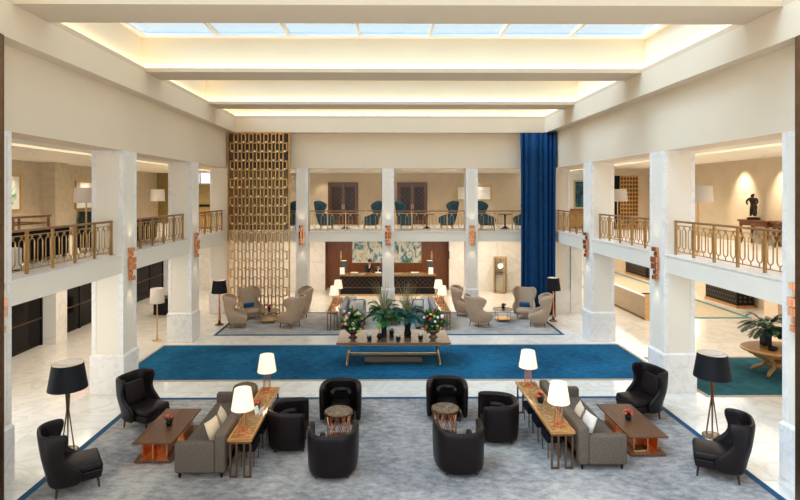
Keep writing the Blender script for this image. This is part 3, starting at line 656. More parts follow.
# ------------------------------------------------------------------ seating builders
def ushell(prof, nu=15, ex=3.2):
    def sg(v, p): return math.copysign(abs(v) ** p, v)
    zs = prof
    def fn(u, v):
        f = v * (len(zs) - 1); i = min(int(f), len(zs) - 2); t = f - i
        z, w_, yf, yb = [zs[i][k] * (1 - t) + zs[i + 1][k] * t for k in range(4)]
        a = PI * u
        return (w_ * sg(math.cos(a), 2 / ex), yf - (yf - yb) * abs(math.sin(a)) ** (2 / ex), z)
    return MB().grid(fn, nu, len(prof))
def legs4(t, xs, y0, y1, z, mt, r0=0.022, r1=0.014, splay=0.03):
    for sx in (-1, 1):
        for y, sy in ((y0, -1), (y1, 1)):
            MB().cyl((sx * (xs + splay), y + sy * splay, 0), (sx * xs, y, z), r1, r0, 8).build('leg', mt, t)
def make_wing(label, fab, legm, cushion=None):
    t = thing('wing_chair', label, 'armchair')
    pr_ = [(.20, .27, .27, -.27), (.34, .35, .35, -.33), (.50, .40, .36, -.37), (.585, .41, .29, -.395), (.645, .375, .02, -.415), (.75, .335, -.17, -.44), (.90, .36, -.12, -.465), (1.06, .425, -.01, -.49), (1.18, .445, -.03, -.51), (1.26, .42, -.17, -.525), (1.295, .30, -.36, -.525)]
    ushell(pr_, 19).build('shell', fab, t, smooth=True, solid=0.075, sub=1)
    MB().box(-.30, .30, -.33, .36, .26, .45).build('seat', fab, t, smooth=True, bevel=0.07, seg=3)
    MB().box(-.27, .27, -.27, .28, .18, .26).build('base', fab, t)
    legs4(t, .24, -.25, .25, .2, legm)
    if cushion:
        mt = Matrix.Translation((0, -.22, .55)) @ Matrix.Rotation(R(-18), 4, 'X')
        MB().box(-.22, .22, -.05, .05, -.12, .12, mt).build('bolster', cushion, t, smooth=True, bevel=0.045, seg=3)
    return t
def make_lounge(label):
    t = thing('lounge_chair', label, 'armchair')
    pr_ = [(.16, .33, .10, -.32), (.40, .365, .16, -.36), (.52, .37, .02, -.39), (.66, .37, -.14, -.42), (.80, .375, -.17, -.44), (.90, .385, -.12, -.455), (1.02, .385, -.09, -.47), (1.12, .375, -.12, -.48)]
    ushell(pr_, 19, 3.6).build('back_shell', M['leather'], t, smooth=True, solid=0.075, sub=1)
    MB().taper((0, .05, .18), (.33, .36), (0, .06, .34), (.35, .38)).build('seat_base', M['leather'], t, bevel=0.02)
    MB().taper((0, .07, .34), (.345, .38), (0, .06, .47), (.335, .36)).build('seat', M['leather'], t, smooth=True, bevel=0.04, seg=3)
    mt = Matrix.Translation((0, -.30, .74)) @ Matrix.Rotation(R(9), 4, 'X')
    MB().box(-.27, .27, -.06, .06, -.28, .22, mt).build('back_cushion', M['leather'], t, smooth=True, bevel=0.05, seg=3)
    legs4(t, .28, -.26, .36, .19, M['darkwood'], 0.026, 0.016, 0.02)
    return t
def make_tub(label):
    t = thing('tub_chair', label, 'armchair')
    pr_ = [(.12, .345, .335, -.32), (.14, .355, .35, -.335), (.40, .362, .352, -.342), (.70, .368, .352, -.348), (.77, .366, .348, -.346), (.80, .355, .335, -.335)]
    ushell(pr_, 21, 3.6).build('shell', M['tub_leather'], t, smooth=True, solid=0.125, sub=1)
    MB().box(-.232, .232, -.21, .335, .15, .42).build('seat', M['tub_leather'], t, smooth=True, bevel=0.05, seg=3)
    pts = [(0.205 * math.cos(a), 0.10 - 0.28 * math.sin(a) ** 0.7 if math.sin(a) > 0 else 0.10, .63) for a in [PI * i / 12 for i in range(13)]]
    MB().tube(pts, 0.058, 8).build('back_roll', M['tub_leather'], t, smooth=True)
    MB().box(-.31, .31, -.29, .30, .10, .13).build('base_rail', M['darkwood'], t)
    legs4(t, .27, -.26, .27, .11, M['darkwood'], 0.028, 0.018, 0.02)
    return t
def place(root, used, loc, deg, label, group, zs=1.0):
    if not used:
        used.append(1); root.location = loc; root.rotation_euler = (0, 0, face(deg)); root['label'] = label; o = root
    else: o = dup(root, loc, face(deg), label)
    o['group'] = group; o.scale = (1, 1, zs); return o
lc = make_lounge(''); u = []
G = 'dark leather high back chairs'
place(lc, u, (-5.58, 9.62, 0.0135), 35, 'dark leather high back chair beside the near left floor lamp, facing away', G)
place(lc, u, (-5.47, 12.2, 0.0135), -22, 'dark leather high back chair at the far end of the left coffee table', G)
place(lc, u, (6.08, 12.58, 0.0135), -165, 'dark leather high back chair at the far end of the right coffee table', G)
place(lc, u, (6.30, 9.95, 0.0135), 152, 'dark leather high back chair nearest the right screen, turned away', G)
tb = make_tub(''); u = []
G = 'dark leather tub chairs'
place(tb, u, (-1.0, 12.42, 0.0135), -90, 'dark tub chair facing us behind the left round table', G)
place(tb, u, (-0.97, 10.12, 0.0135), 90, 'dark tub chair with its back to us at the left round table', G)
place(tb, u, (-1.95, 11.16, 0.0135), 3, 'dark tub chair beside the left console table, opening toward the centre', G)
place(tb, u, (1.48, 12.56, 0.0135), -95, 'dark tub chair facing us behind the right round table', G)
place(tb, u, (1.44, 10.22, 0.0135), 92, 'dark tub chair with its back to us at the right round table', G)
place(tb, u, (2.42, 11.48, 0.0135), 177, 'dark tub chair beside the right console table, opening toward the centre', G)

wg = make_wing('', M['beige_fabric'], M['doorwood'], M['blue_fabric']); u = []
G = 'beige wing chairs'
place(wg, u, (-5.78, 21.15, 0.0135), 15, 'beige wing chair next to the far black floor lamp at left', G, 0.95)
place(wg, u, (-5.62, 22.55, 0.0135), -55, 'beige wing chair with blue bolster in front of the gold screen', G, 0.95)
place(wg, u, (3.45, 23.0, 0.0135), -10, 'beige wing chair half hidden beside the slim column', G, 0.95)
place(wg, u, (5.92, 22.50, 0.0135), -110, 'beige wing chair with blue bolster before the blue curtain', G, 0.95)
w2 = make_wing('', M['beige_fabric'], M['doorwood']); u = []
place(w2, u, (-3.72, 21.15, 0.0135), 150, 'beige wing chair seen from behind right of the left round glass table', G, 0.95)
place(w2, u, (-3.62, 22.75, 0.0135), 200, 'beige wing chair behind another at the foot of the slim left column', G, 0.95)
place(w2, u, (3.80, 21.2, 0.0135), 30, 'beige wing chair seen from behind left of the right round glass table', G, 0.95)
place(w2, u, (6.12, 21.2, 0.0135), 165, 'beige wing chair in front of the far right black floor lamp', G, 0.95)
w3 = make_wing('', M['teal_fabric'], M['oak']); u = []
G = 'teal wing chairs on the far gallery'
for x, d, lab in ((-4.55, 180, 'teal wing chair on the far gallery just beside the gold screen'), (-2.74, 0, 'teal wing chair on the far gallery facing the first pedestal table'), (-0.66, 180, 'teal wing chair on the far gallery left of the slim middle column'),
                  (1.08, 0, 'teal wing chair on the far gallery just right of the slim middle column'), (2.98, 180, 'teal wing chair on the far gallery under the wide pale picture'), (4.92, 0, 'teal wing chair on the far gallery right of the third slim column'), (6.6, 180, 'teal wing chair on the far gallery partly hidden by the blue curtain')):
    place(w3, u, (x, 25.4, 3.60), d, lab, G)

# ------------------------------------------------------------------ sofas
def sofa(x0, x1, y0, y1, back, mt, label, cushions=()):
    """back = +1: backrest on the +X side"""
    cx, cy = (x0 + x1) / 2, (y0 + y1) / 2; t = thing('sofa', label, 'sofa', (cx, cy, 0.0135)); a, b = (x1 - x0) / 2, (y1 - y0) / 2
    MB().box(-a, a, -b + 0.165, b - 0.165, 0.10, 0.30).build('base', mt, t, bevel=0.02)
    bx = sorted((back * a, back * (a - 0.20)))
    MB().box(bx[0], bx[1], -b, b, 0.10, 0.82).build('backrest', mt, t, smooth=True, bevel=0.05, seg=3)
    ax = sorted((-back * a, back * (a - 0.19)))
    for s_ in (-1, 1):
        yy = sorted((s_ * b, s_ * (b - 0.16)))
        MB().box(ax[0], ax[1], yy[0], yy[1], 0.10, 0.66).build('armrest', mt, t, smooth=True, bevel=0.045, seg=3)
        yy = sorted((0.005 * s_, s_ * (b - 0.165)))
        sx = sorted((-back * (a + 0.0), back * (a - 0.21)))
        MB().box(sx[0], sx[1], yy[0], yy[1], 0.30, 0.46).build('seat_cushion', mt, t, smooth=True, bevel=0.045, seg=3)
    for sx in (-1, 1):
        for sy in (-1, 1): MB().cyl((sx * (a - 0.08), sy * (b - 0.08), 0), (sx * (a - 0.08), sy * (b - 0.08), 0.1), 0.02, 0.03, 8).build('leg', M['black'], t)
    return t
sofa(-3.86, -2.93, 9.82, 12.45, 1, M['tweed'], 'taupe tweed sofa with its back to the left console table')
sofa(3.70, 4.62, 10.06, 12.72, -1, M['tweed'], 'taupe tweed sofa with its back to the right console table')
sofa(-1.70, -0.78, 20.6, 23.2, -1, M['grey_fabric'], 'grey sofa behind the flower table on the left')
sofa(1.20, 2.10, 20.6, 23.2, 1, M['grey_fabric'], 'grey sofa behind the flower table on the right')
def cushion(loc, rot, mt, label, s=0.42, edge=None):
    t = thing('cushion', label, 'cushion', loc); t.rotation_euler = rot
    def fn(sgn):
        def f(u, v):
            x, y = 2 * u - 1, 2 * v - 1; h = 0.075 * (1 - x ** 4) * (1 - y ** 4)
            return (x * s / 2 * (1 - 0.06 * (1 - y * y)), sgn * h, y * s / 2 * (1 - 0.06 * (1 - x * x)))
        return f
    MB().grid(fn(1), 9, 9).grid(fn(-1), 9, 9).build('cover', mt, t, smooth=True)
    if edge:
        q = s / 2 * 0.98; MB().tube([(-q, 0, -q), (q, 0, -q), (q, 0, q), (-q, 0, q)], 0.018, 6, True).build('piping', edge, t)
    return t
cushion((-3.32, 10.42, 0.665), (R(-22), R(0), R(75)), M['cream_fabric'], 'cream cushion against the left tweed sofa back, nearer one')
cushion((-3.30, 10.95, 0.665), (R(-22), R(0), R(100)), M['cream_fabric'], 'cream cushion against the left tweed sofa back, farther one')
cushion((4.08, 10.62, 0.665), (R(22), R(0), R(100)), M['white_fabric'], 'pale cushion against the right tweed sofa back, nearer one')
cushion((4.08, 11.15, 0.665), (R(22), R(0), R(80)), M['cream_fabric'], 'cream cushion against the right tweed sofa back, farther one')
cushion((-1.30, 21.5, 0.68), (R(0), R(0), R(75)), M['white_fabric'], 'pale cushion on the grey sofa behind the left bouquet', 0.5)
cushion((-1.30, 22.6, 0.69), (R(0), R(0), R(60)), M['white_fabric'], 'large pale cushion at the far end of the left grey sofa', 0.54)
cushion((-1.05, 22.1, 0.66), (R(0), R(0), R(20)), M['white_fabric'], 'pale cushion with black edge on the left grey sofa', 0.46, M['black_fabric'])
cushion((1.70, 21.5, 0.68), (R(0), R(0), R(105)), M['white_fabric'], 'pale cushion on the grey sofa behind the right bouquet', 0.5)
cushion((1.70, 22.6, 0.69), (R(0), R(0), R(120)), M['white_fabric'], 'large pale cushion at the far end of the right grey sofa', 0.54)
cushion((1.42, 22.1, 0.66), (R(0), R(0), R(-20)), M['white_fabric'], 'pale cushion with black edge on the right grey sofa', 0.46, M['black_fabric'])
# round stool behind the left sofa
t = thing('round_stool', 'round taupe stool just beyond the far arm of the left tweed sofa', 'stool', (-3.38, 13.0, 0.0135))
MB().lathe([(0.26, 0.12), (0.29, 0.16), (0.30, 0.50), (0.27, 0.58), (0.20, 0.61), (0.001, 0.62)], 24).build('seat', M['tweed'], t, smooth=True); MB().lathe([(0.2, 0), (0.2, 0.12)], 16).build('base', M['black'], t)

# ------------------------------------------------------------------ tables
def console(x0, x1, y0, y1, z, label, top):
    t = thing('console_table', label, 'table', ((x0 + x1) / 2, (y0 + y1) / 2, 0.0135)); a, b = (x1 - x0) / 2, (y1 - y0) / 2; z -= 0.0135
    MB().box(-a, a, -b, -b + 0.04, z - 0.05, z).box(-a, a, b - 0.04, b, z - 0.05, z).box(-a, -a + 0.04, -b + 0.04, b - 0.04, z - 0.05, z).box(a - 0.04, a, -b + 0.04, b - 0.04, z - 0.05, z).build('top_frame', M['oak'], t)
    MB().box(-a + 0.04, a - 0.04, -b + 0.04, b - 0.04, z - 0.03, z - 0.004).build('marble_top', top, t)
    MB().box(-a + 0.03, a - 0.03, -b + 0.03, b - 0.03, z - 0.10, z - 0.05).build('apron', M['doorwood'], t)
    q = 0.017
    for s_ in (-1, 1):
        y = s_ * (b - 0.06)
        for sx, yo in ((-1, 0), (1, 0)):
            for xx in (sx * (a - 0.04), sx * 0.07):
                MB().box(xx - q, xx + q, y - q, y + q, 0, z - 0.10).build('leg', M['bronze'], t)
            xs = sorted((sx * (a - 0.04) , sx * 0.07))
            MB().box(xs[0] + q, xs[1] - q, y - q, y + q, 0, 0.03).build('foot_bar', M['bronze'], t)
    return t
console(-2.88, -2.43, 9.82, 12.48, 0.75, 'long marble topped console behind the left tweed sofa', M['gold_top'])
console(3.16, 3.63, 10.08, 12.8, 0.75, 'long marble topped console behind the right tweed sofa', M['gold_top'])
console(-2.22, -1.76, 20.5, 23.3, 0.75, 'long wooden console behind the left grey sofa', M['gold_top'])
console(2.14, 2.58, 20.5, 23.3, 0.75, 'long wooden console behind the right grey sofa', M['gold_top'])
def stool(x, y, label):
    t = thing('stool', label, 'stool', (x, y, 0.0135), group='stools under the consoles')
    MB().box(-0.15, 0.15, -0.22, 0.22, 0.30, 0.45).build('seat', M['black_fabric'], t, bevel=0.02)
    for sx in (-1, 1):
        for sy in (-1, 1): MB().cyl((sx * 0.12, sy * 0.19, 0), (sx * 0.12, sy * 0.19, 0.3), 0.012, n=6).build('leg', M['bronze'], t)
for x, ys, sd in ((-2.62, (10.45, 11.2, 11.9), 'left'), (3.38, (10.75, 11.45, 12.15), 'right')):
    for y, nm in zip(ys, ('nearest', 'middle', 'far')): stool(x, y, 'small black stool under the %s console, the %s of three' % (sd, nm))
def coffee(x, y, label, books=False):
    t = thing('coffee_table', label, 'table', (x, y, 0.0135))
    MB().box(-.39, .39, -.83, .83, .385, .42).build('table_top', M['walnut'], t, bevel=0.004, seg=1)
    MB().box(-.36, .36, -.80, .80, 0.02, .06).build('base_board', M['walnut'], t)
    for xx in (-.24, .24):
        for yy in (-.44, .44):
            MB().box(xx - .012, xx + .012, yy - .26, yy + .26, .06, .385).build('copper_panel', M['copper'], t)
    for yy in (-.68, .68):
        MB().box(-.012, .012, yy - .10, yy + .10, .06, .385).build('copper_fin', M['copper'], t)
    for sx in (-1, 1):
        for sy in (-1, 1): MB().box(sx * .3 - .03, sx * .3 + .03, sy * .7 - .03, sy * .7 + .03, 0, .02).build('foot', M['black'], t)
    for yy in (-0.5, 0.5):
        MB().box(-0.10, 0.10, yy - 0.14, yy + 0.14, 0.372, 0.384).build('light_strip', M['bulb_soft'], t)
    return t
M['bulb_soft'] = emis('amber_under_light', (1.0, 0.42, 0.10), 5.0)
coffee(-4.50, 11.2, 'walnut coffee table with glowing copper base beside the left tweed sofa')
coffee(5.27, 11.38, 'walnut coffee table with glowing copper base beside the right tweed sofa')
for k, (dx, dy, h_) in enumerate(((0.02, -0.62, 0.03), (0.03, -0.60, 0.025))):
    z = 0.0135 + 0.06 + k * 0.031
    b_ = MB().box(-0.13, 0.13, -0.09, 0.09, 0, h_).build('book', M['book'] if k == 0 else M['black'], None); b_.location = (5.27 - 0.13 + dx, 11.38 + dy - 0.0, z); b_.rotation_euler.z = R(8 * k)
    tag(b_, ('tan book at the bottom on the base of the right coffee table', 'black book on top of the tan one under the right coffee table')[k], 'book')
def round_table(x, y, label):
    t = thing('side_table', label, 'table', (x, y, 0.0135))
    MB().lathe([(0.285, 0.56), (0.305, 0.565), (0.305, 0.60), (0.285, 0.605)], 36).build('rim', M['bronze'], t)
    MB().lathe([(0.284, 0.602), (0.284, 0.609)], 36).build('marble_top', M['tabletop'], t)
    MB().lathe([(0.27, 0.0), (0.27, 0.02)], 28).build('base_ring', M['bronze'], t)
    m1 = MB().tube([(0.25, 0, 0.02), (0.235 * math.cos(0.45), 0.235 * math.sin(0.45), 0.3), (0.25 * math.cos(0.9), 0.25 * math.sin(0.9), 0.56)], 0.009, 5).mesh('rod', M['copper'])
    m2 = MB().tube([(0.25, 0, 0.02), (0.235 * math.cos(0.45), -0.235 * math.sin(0.45), 0.3), (0.25 * math.cos(0.9), -0.25 * math.sin(0.9), 0.56)], 0.009, 5).mesh('rod', M['copper'])
    for i in range(10):
        inst('rod', m1, t, (0, 0, 0), (0, 0, 2 * PI * i / 10)); inst('rod', m2, t, (0, 0, 0), (0, 0, 2 * PI * (i + 0.5) / 10))
round_table(-0.97, 11.42, 'round marble topped side table between the left tub chairs')
round_table(1.33, 11.56, 'round marble topped side table between the right tub chairs')
def glass_table(x, y, label):
    t = thing('round_table', label, 'table', (x, y, 0.0135))
    MB().lathe([(0.40, 0.46), (0.43, 0.47), (0.43, 0.49), (0.40, 0.495)], 32).build('table_top', M['bronze_glass'], t)
    MB().lathe([(0.33, 0.10), (0.33, 0.115)], 28).build('lower_shelf', M['brass'], t)
    for i in range(4):
        a = PI / 4 + i * PI / 2; MB().cyl((0.34 * math.cos(a), 0.34 * math.sin(a), 0), (0.38 * math.cos(a), 0.38 * math.sin(a), 0.46), 0.014, n=8).build('leg', M['brass'], t)
glass_table(-4.72, 21.9, 'round bronze glass table between the left beige wing chairs')
glass_table(4.92, 22.05, 'round bronze glass table between the right beige wing chairs')
t = thing('coffee_table', 'low brown table between the two grey sofas', 'table', (0.2, 21.8, 0.0135))
MB().box(-.45, .45, -.7, .7, .36, .42).build('table_top', M['oak'], t); MB().box(-.3, .3, -.5, .5, 0, .36).build('base', M['doorwood'], t)
for x, lab in ((-1.85, 'first dark pedestal table on the far gallery, before the left door'), (2.03, 'dark pedestal table on the far gallery between the middle pair of teal chairs'), (5.75, 'dark pedestal table on the far gallery near the blue curtain')):
    t = thing('pedestal_table', lab, 'table', (x, 25.3, 3.60), group='pedestal tables on the far gallery')
    MB().lathe([(0.33, 0.68), (0.34, 0.69), (0.34, 0.71), (0.33, 0.72)], 24).build('table_top', M['doorwood'], t)
    MB().lathe([(0.035, 0.12), (0.03, 0.4), (0.05, 0.68)], 12).build('stem', M['black'], t); MB().lathe([(0.22, 0), (0.22, 0.02), (0.05, 0.12)], 18).build('base', M['black'], t)

# ------------------------------------------------------------------ lamps
def table_lamp(x, y, z, label, s=1.0, watts=9):
    t = thing('table_lamp', label, 'lamp', (x, y, z), group='lit white table lamps')
    MB().lathe([(0.11 * s, 0), (0.11 * s, 0.02 * s), (0.09 * s, 0.025 * s)], 20).build('base', M['copper'], t)
    rm = MB().cyl((0.085 * s, 0, 0.02 * s), (0.06 * s, 0, 0.44 * s), 0.008 * s, n=6).mesh('rod', M['copper'])
    for i in range(6): inst('rod', rm, t, (0, 0, 0), (0, 0, 2 * PI * i / 6))
    MB().lathe([(0.07 * s, 0.43 * s), (0.07 * s, 0.46 * s), (0.015 * s, 0.47 * s), (0.015 * s, 0.55 * s)], 14).build('socket', M['copper'], t)
    MB().openlathe([(0.215 * s, 0.45 * s), (0.155 * s, 0.83 * s), (0.150 * s, 0.83 * s), (0.210 * s, 0.45 * s), (0.215 * s, 0.45 * s)], 28).build('shade', M['shade_lit'], t, smooth=True)
    MB().openlathe([(0.12, 0.80 * s), (0.001, 0.80 * s)], 20).build('diffuser', M['shade_lit'], t)
    lamp('lamp_bulb', 'POINT', (x, y, z + 0.5 * s), watts, WARM, 0.06)
zc = 0.752
table_lamp(-2.67, 10.1, zc, 'lit white table lamp at the near end of the left console')
table_lamp(-2.68, 12.22, zc, 'lit white table lamp at the far end of the left console')
table_lamp(3.40, 10.36, zc, 'lit white table lamp at the near end of the right console')
table_lamp(3.38, 12.48, zc, 'lit white table lamp at the far end of the right console')
table_lamp(-1.99, 23.1, zc, 'lit white table lamp at the far end of the rear left console', 0.95, 7)
table_lamp(-2.02, 21.6, zc, 'lit white table lamp in the middle of the rear left console', 0.95, 7)
table_lamp(2.36, 23.1, zc, 'lit white table lamp at the far end of the rear right console', 0.95, 7)
table_lamp(2.36, 21.6, zc, 'lit white table lamp in the middle of the rear right console', 0.95, 7)
def black_lamp(x, y, label, s=1.0, z=0.0, solid=False):
    t = thing('floor_lamp', label, 'lamp', (x, y, z), group='black floor lamps')
    MB().lathe([(0.20 * s, 0), (0.20 * s, 0.03), (0.17 * s, 0.045), (0.03, 0.06)], 28).build('base', M['bronze_glass'], t)
    if solid:
        MB().lathe([(0.07, 0.05), (0.035, 0.5), (0.03, 0.9), (0.035, 1.35)], 12).build('stem', M['copper'], t, smooth=True)
    else:
        for i in range(6):
            a = 2 * PI * i / 6
            MB().tube([(0.13 * s * math.cos(a), 0.13 * s * math.sin(a), 0.04), (0.02 * math.cos(a + 0.5), 0.02 * math.sin(a + 0.5), 0.85), (0.05 * math.cos(a + 1), 0.05 * math.sin(a + 1), 1.40)], 0.011, 6).build('rod', M['bronze'], t)
    o = MB().openlathe([(0.37 * s, 1.29), (0.29 * s, 1.80)], 32).build('shade', M['shade_black'], t, smooth=True)
    MB().openlathe([(0.365 * s, 1.292), (0.285 * s, 1.798)], 32).build('shade_lining', M['shade_in'], o, smooth=True)
    MB().ball((0, 0, 1.52), 0.06, 12, 8).build('bulb', M['bulb'], t, smooth=True); MB().cyl((0, 0, 1.35), (0, 0, 1.48), 0.025, n=10).build('socket', M['brass'], t)
    MB().tube([(-0.285 * s, 0, 1.78), (0, 0, 1.74), (0.285 * s, 0, 1.78)], 0.006, 5).cyl((0, 0, 1.57), (0, 0, 1.74), 0.006, n=5).build('spider', M['brass'], t)
    lamp('lamp_bulb', 'POINT', (x, y, z + 1.66), 0.6, WARM2, 0.05)
black_lamp(-6.46, 10.95, 'black floor lamp at left with bundled rod stem beside the dark chairs')
black_lamp(7.12, 11.5, 'black floor lamp at right with bundled rod stem beside the dark chairs')
black_lamp(-6.62, 21.5, 'black floor lamp beside the gold screen', 0.85, 0, True)
black_lamp(7.0, 22.0, 'black floor lamp beside the blue curtain', 0.82, 0, True)
def white_lamp(x, y, z, label, r=0.32, zt=1.80, zb=1.36):
    t = thing('floor_lamp', label, 'lamp', (x, y, z), group='white shade floor lamps')
    MB().lathe([(0.16, 0), (0.16, 0.025), (0.02, 0.035)], 24).build('base', M['brass'], t); MB().cyl((0, 0, 0.03), (0, 0, zb + 0.1), 0.022, n=10).build('pole', M['brass'], t)
    MB().openlathe([(r, zb), (r * 0.9, zt), (r * 0.88, zt), (r * 0.98, zb), (r, zb)], 30).build('shade', M['shade_dim'], t, smooth=True)
    MB().ball((0, 0, zb + 0.2), 0.05, 10, 6).build('bulb', M['bulb'], t)
    lamp('lamp_bulb', 'POINT', (x, y, z + zb + 0.30), 2.0, WARM, 0.05)
white_lamp(-8.14, 19.2, 0, 'brass floor lamp with white shade on the marble floor between left columns', 0.25, 1.88, 1.36)
white_lamp(-8.2, 14.75, ZS1, 'brass floor lamp with white shade in the nearest bay of the left gallery', 0.31, 1.77, 1.36)
white_lamp(-9.65, 22.8, ZS1, 'brass floor lamp with white shade in the middle bay of the left gallery', 0.30, 1.80, 1.30)
white_lamp(8.58, 19.5, ZS1, 'brass floor lamp with white shade in the middle bay of the right gallery', 0.34, 1.78, 1.33)
white_lamp(8.65, 14.6, ZS1, 'brass floor lamp with white shade in the nearest bay of the right gallery', 0.38, 1.82, 1.38)

# ------------------------------------------------------------------ plants and flowers
def leafquad(m, p, d, up, L, W):
    d = Vector(d).normalized(); sdir = d.cross(Vector(up)); 
    if sdir.length < 1e-3: sdir = d.orthogonal()
    sdir.normalize(); p = Vector(p); n = sdir.cross(d)
    m.add([p, p + d * L * 0.45 + sdir * W / 2 - n * W * 0.15, p + d * L - n * L * 0.12, p + d * L * 0.45 - sdir * W / 2 - n * W * 0.15], [(0, 1, 2, 3)])
def rdir(zmin=-0.3):
    while True:
        v = Vector((random.uniform(-1, 1), random.uniform(-1, 1), random.uniform(zmin, 1)))
        if 0.2 < v.length < 1: return v.normalized()
def posy(x, y, z, label):
    t = thing('flower_pot', label, 'flowers', (x, y, z), group='small red flower pots')
    MB().lathe([(0.05, 0), (0.065, 0.05), (0.06, 0.11), (0.05, 0.11), (0.05, 0.09), (0.001, 0.09)], 14).build('pot', M['black'], t, smooth=True)
    m = MB()
    for i in range(26):
        d = rdir(0.0); leafquad(m, Vector((0, 0, 0.10)) + d * 0.02, d, (0, 0, 1), 0.11, 0.05)
    tag(m.build('leaves', M['leaf_dark'], t), kind='stuff')
    for i in range(7):
        d = rdir(0.15); MB().ball(Vector((0, 0, 0.12)) + d * random.uniform(0.08, 0.13), 0.028, 7, 4).build('blossom', M['red_bloom'], t)
posy(-2.66, 11.15, zc, 'small black pot of red flowers on the left console'); posy(3.38, 11.5, zc, 'small black pot of red flowers on the right console')
posy(-4.48, 11.15, 0.4345, 'small black pot of red flowers on the left coffee table'); posy(5.22, 11.35, 0.4345, 'small black pot of dark red flowers on the right coffee table')
for x, y, z, lab in ((-4.72, 21.95, 0.509, 'small black pot of red flowers on the left bronze glass table'), (4.95, 22.1, 0.509, 'small black pot on the right bronze glass table')): posy(x, y, z, lab)
c_ = MB().box(-0.07, 0.07, -0.002, 0.002, 0, 0.16, Matrix.Rotation(R(14), 4, 'X')).box(-0.07, 0.07, -0.002, 0.002, 0, 0.16, Matrix.Translation((0, 0.08, 0)) @ Matrix.Rotation(R(-14), 4, 'X')).build('menu_card', M['paper']); c_.location = (-2.52, 10.92, zc); c_.rotation_euler.z = R(70)
tag(c_, 'folded white menu card standing on the left console', 'menu card')

# display table with bouquets
TX, TY, TZ = 0.29, 16.75, 0.80
t = thing('display_table', 'long bronze topped flower table standing on the blue carpet', 'table', (TX, TY, 0.0135))
MB().box(-1.72, 1.72, -0.76, 0.76, TZ - 0.075, TZ - 0.0135).build('table_top', M['bronze_glass'], t, bevel=0.008, seg=1)
MB().box(-1.66, 1.66, -0.70, 0.70, TZ - 0.12, TZ - 0.075).build('apron', M['oak'], t)
for sx in (-1, 1):
    for sy in (-1, 1):
        x_ = sx * 1.40
        MB().tube([(x_, sy * 0.20, TZ - 0.12), (x_ - sx * 0.03, sy * 0.10, 0.45), (x_, sy * 0.12, 0.28), (x_ + sx * 0.02, sy * 0.42, 0.06), (x_ + sx * 0.02, sy * 0.5, 0.025)], [0.055, 0.04, 0.035, 0.035, 0.03], 8).build('leg', M['bronze'] if sy > 0 else M['brass'], t, smooth=True)
MB().box(-1.40, 1.40, -0.03, 0.03, 0.20, 0.26).build('stretcher', M['brass'], t)
MB().box(-0.9, 0.9, -0.25, 0.25, 0.03, 0.05).box(-0.88, -0.82, -0.2, 0.2, 0, 0.03).box(0.82, 0.88, -0.2, 0.2, 0, 0.03).build('floor_tray', M['backing'], t)
ZT_ = TZ
def bouquet(x, y, urnm, label, cols, seed):
    random.seed(seed)
    t = thing('flower_bouquet', label, 'flowers', (x, y, ZT_), group='bouquets on the flower table')
    MB().lathe([(0.14, 0), (0.13, 0.03), (0.06, 0.06), (0.09, 0.10), (0.20, 0.20), (0.24, 0.27), (0.22, 0.27), (0.17, 0.2), (0.001, 0.16)], 20).build('urn', urnm, t, smooth=True)
    m = MB(); c = Vector((0, 0, 0.50))
    for i in range(900):
        d = rdir(-0.5); p = c + Vector((d.x * 0.36, d.y * 0.30, d.z * 0.33)) * random.uniform(0.3, 1); leafquad(m, p, (d + rdir() * 0.6), (0, 0, 1), random.uniform(0.09, 0.18), 0.06)
    tag(m.build('leaves', M['leaf'], t), kind='stuff')
    for i in range(40):
        d = rdir(-0.45); 
        if d.y > 0.5: d.y *= -1
        p = c + Vector((d.x * 0.40, d.y * 0.36, d.z * 0.38)) * random.uniform(0.8, 1.05); mt = cols[i % len(cols)]
        MB().ball(p, random.uniform(0.026, 0.042) * (1.4 if mt is not M['red_bloom'] else 1), 8, 5, random.uniform(0.6, 1.2)).build('blossom', mt, t, smooth=True)
    for i in range(5):
        a = random.uniform(0, 2 * PI); pts = [(0.2 * math.cos(a), 0.2 * math.sin(a), 0.45), (0.38 * math.cos(a), 0.38 * math.sin(a), 0.52), (0.52 * math.cos(a), 0.52 * math.sin(a), 0.42)]
        m2 = MB().tube(pts, 0.006, 4)
        for k in range(9):
            q = Vector(pts[1]).lerp(Vector(pts[2]), k / 9); leafquad(m2, q, rdir(), (0, 0, 1), 0.10, 0.045)
        m2.build('trailing_sprig', M['leaf'], t)
bouquet(-0.97, 16.6, M['urn'], 'bouquet of red and white flowers in a plum urn on the flower table', [M['red_bloom'], M['white_bloom'], M['red_bloom'], M['lime']], 3)
bouquet(1.53, 16.6, M['urn2'], 'bouquet of red flowers in a taupe bowl on the flower table', [M['red_bloom'], M['red_bloom'], M['lime'], M['red_bloom'], M['white_bloom']], 5)
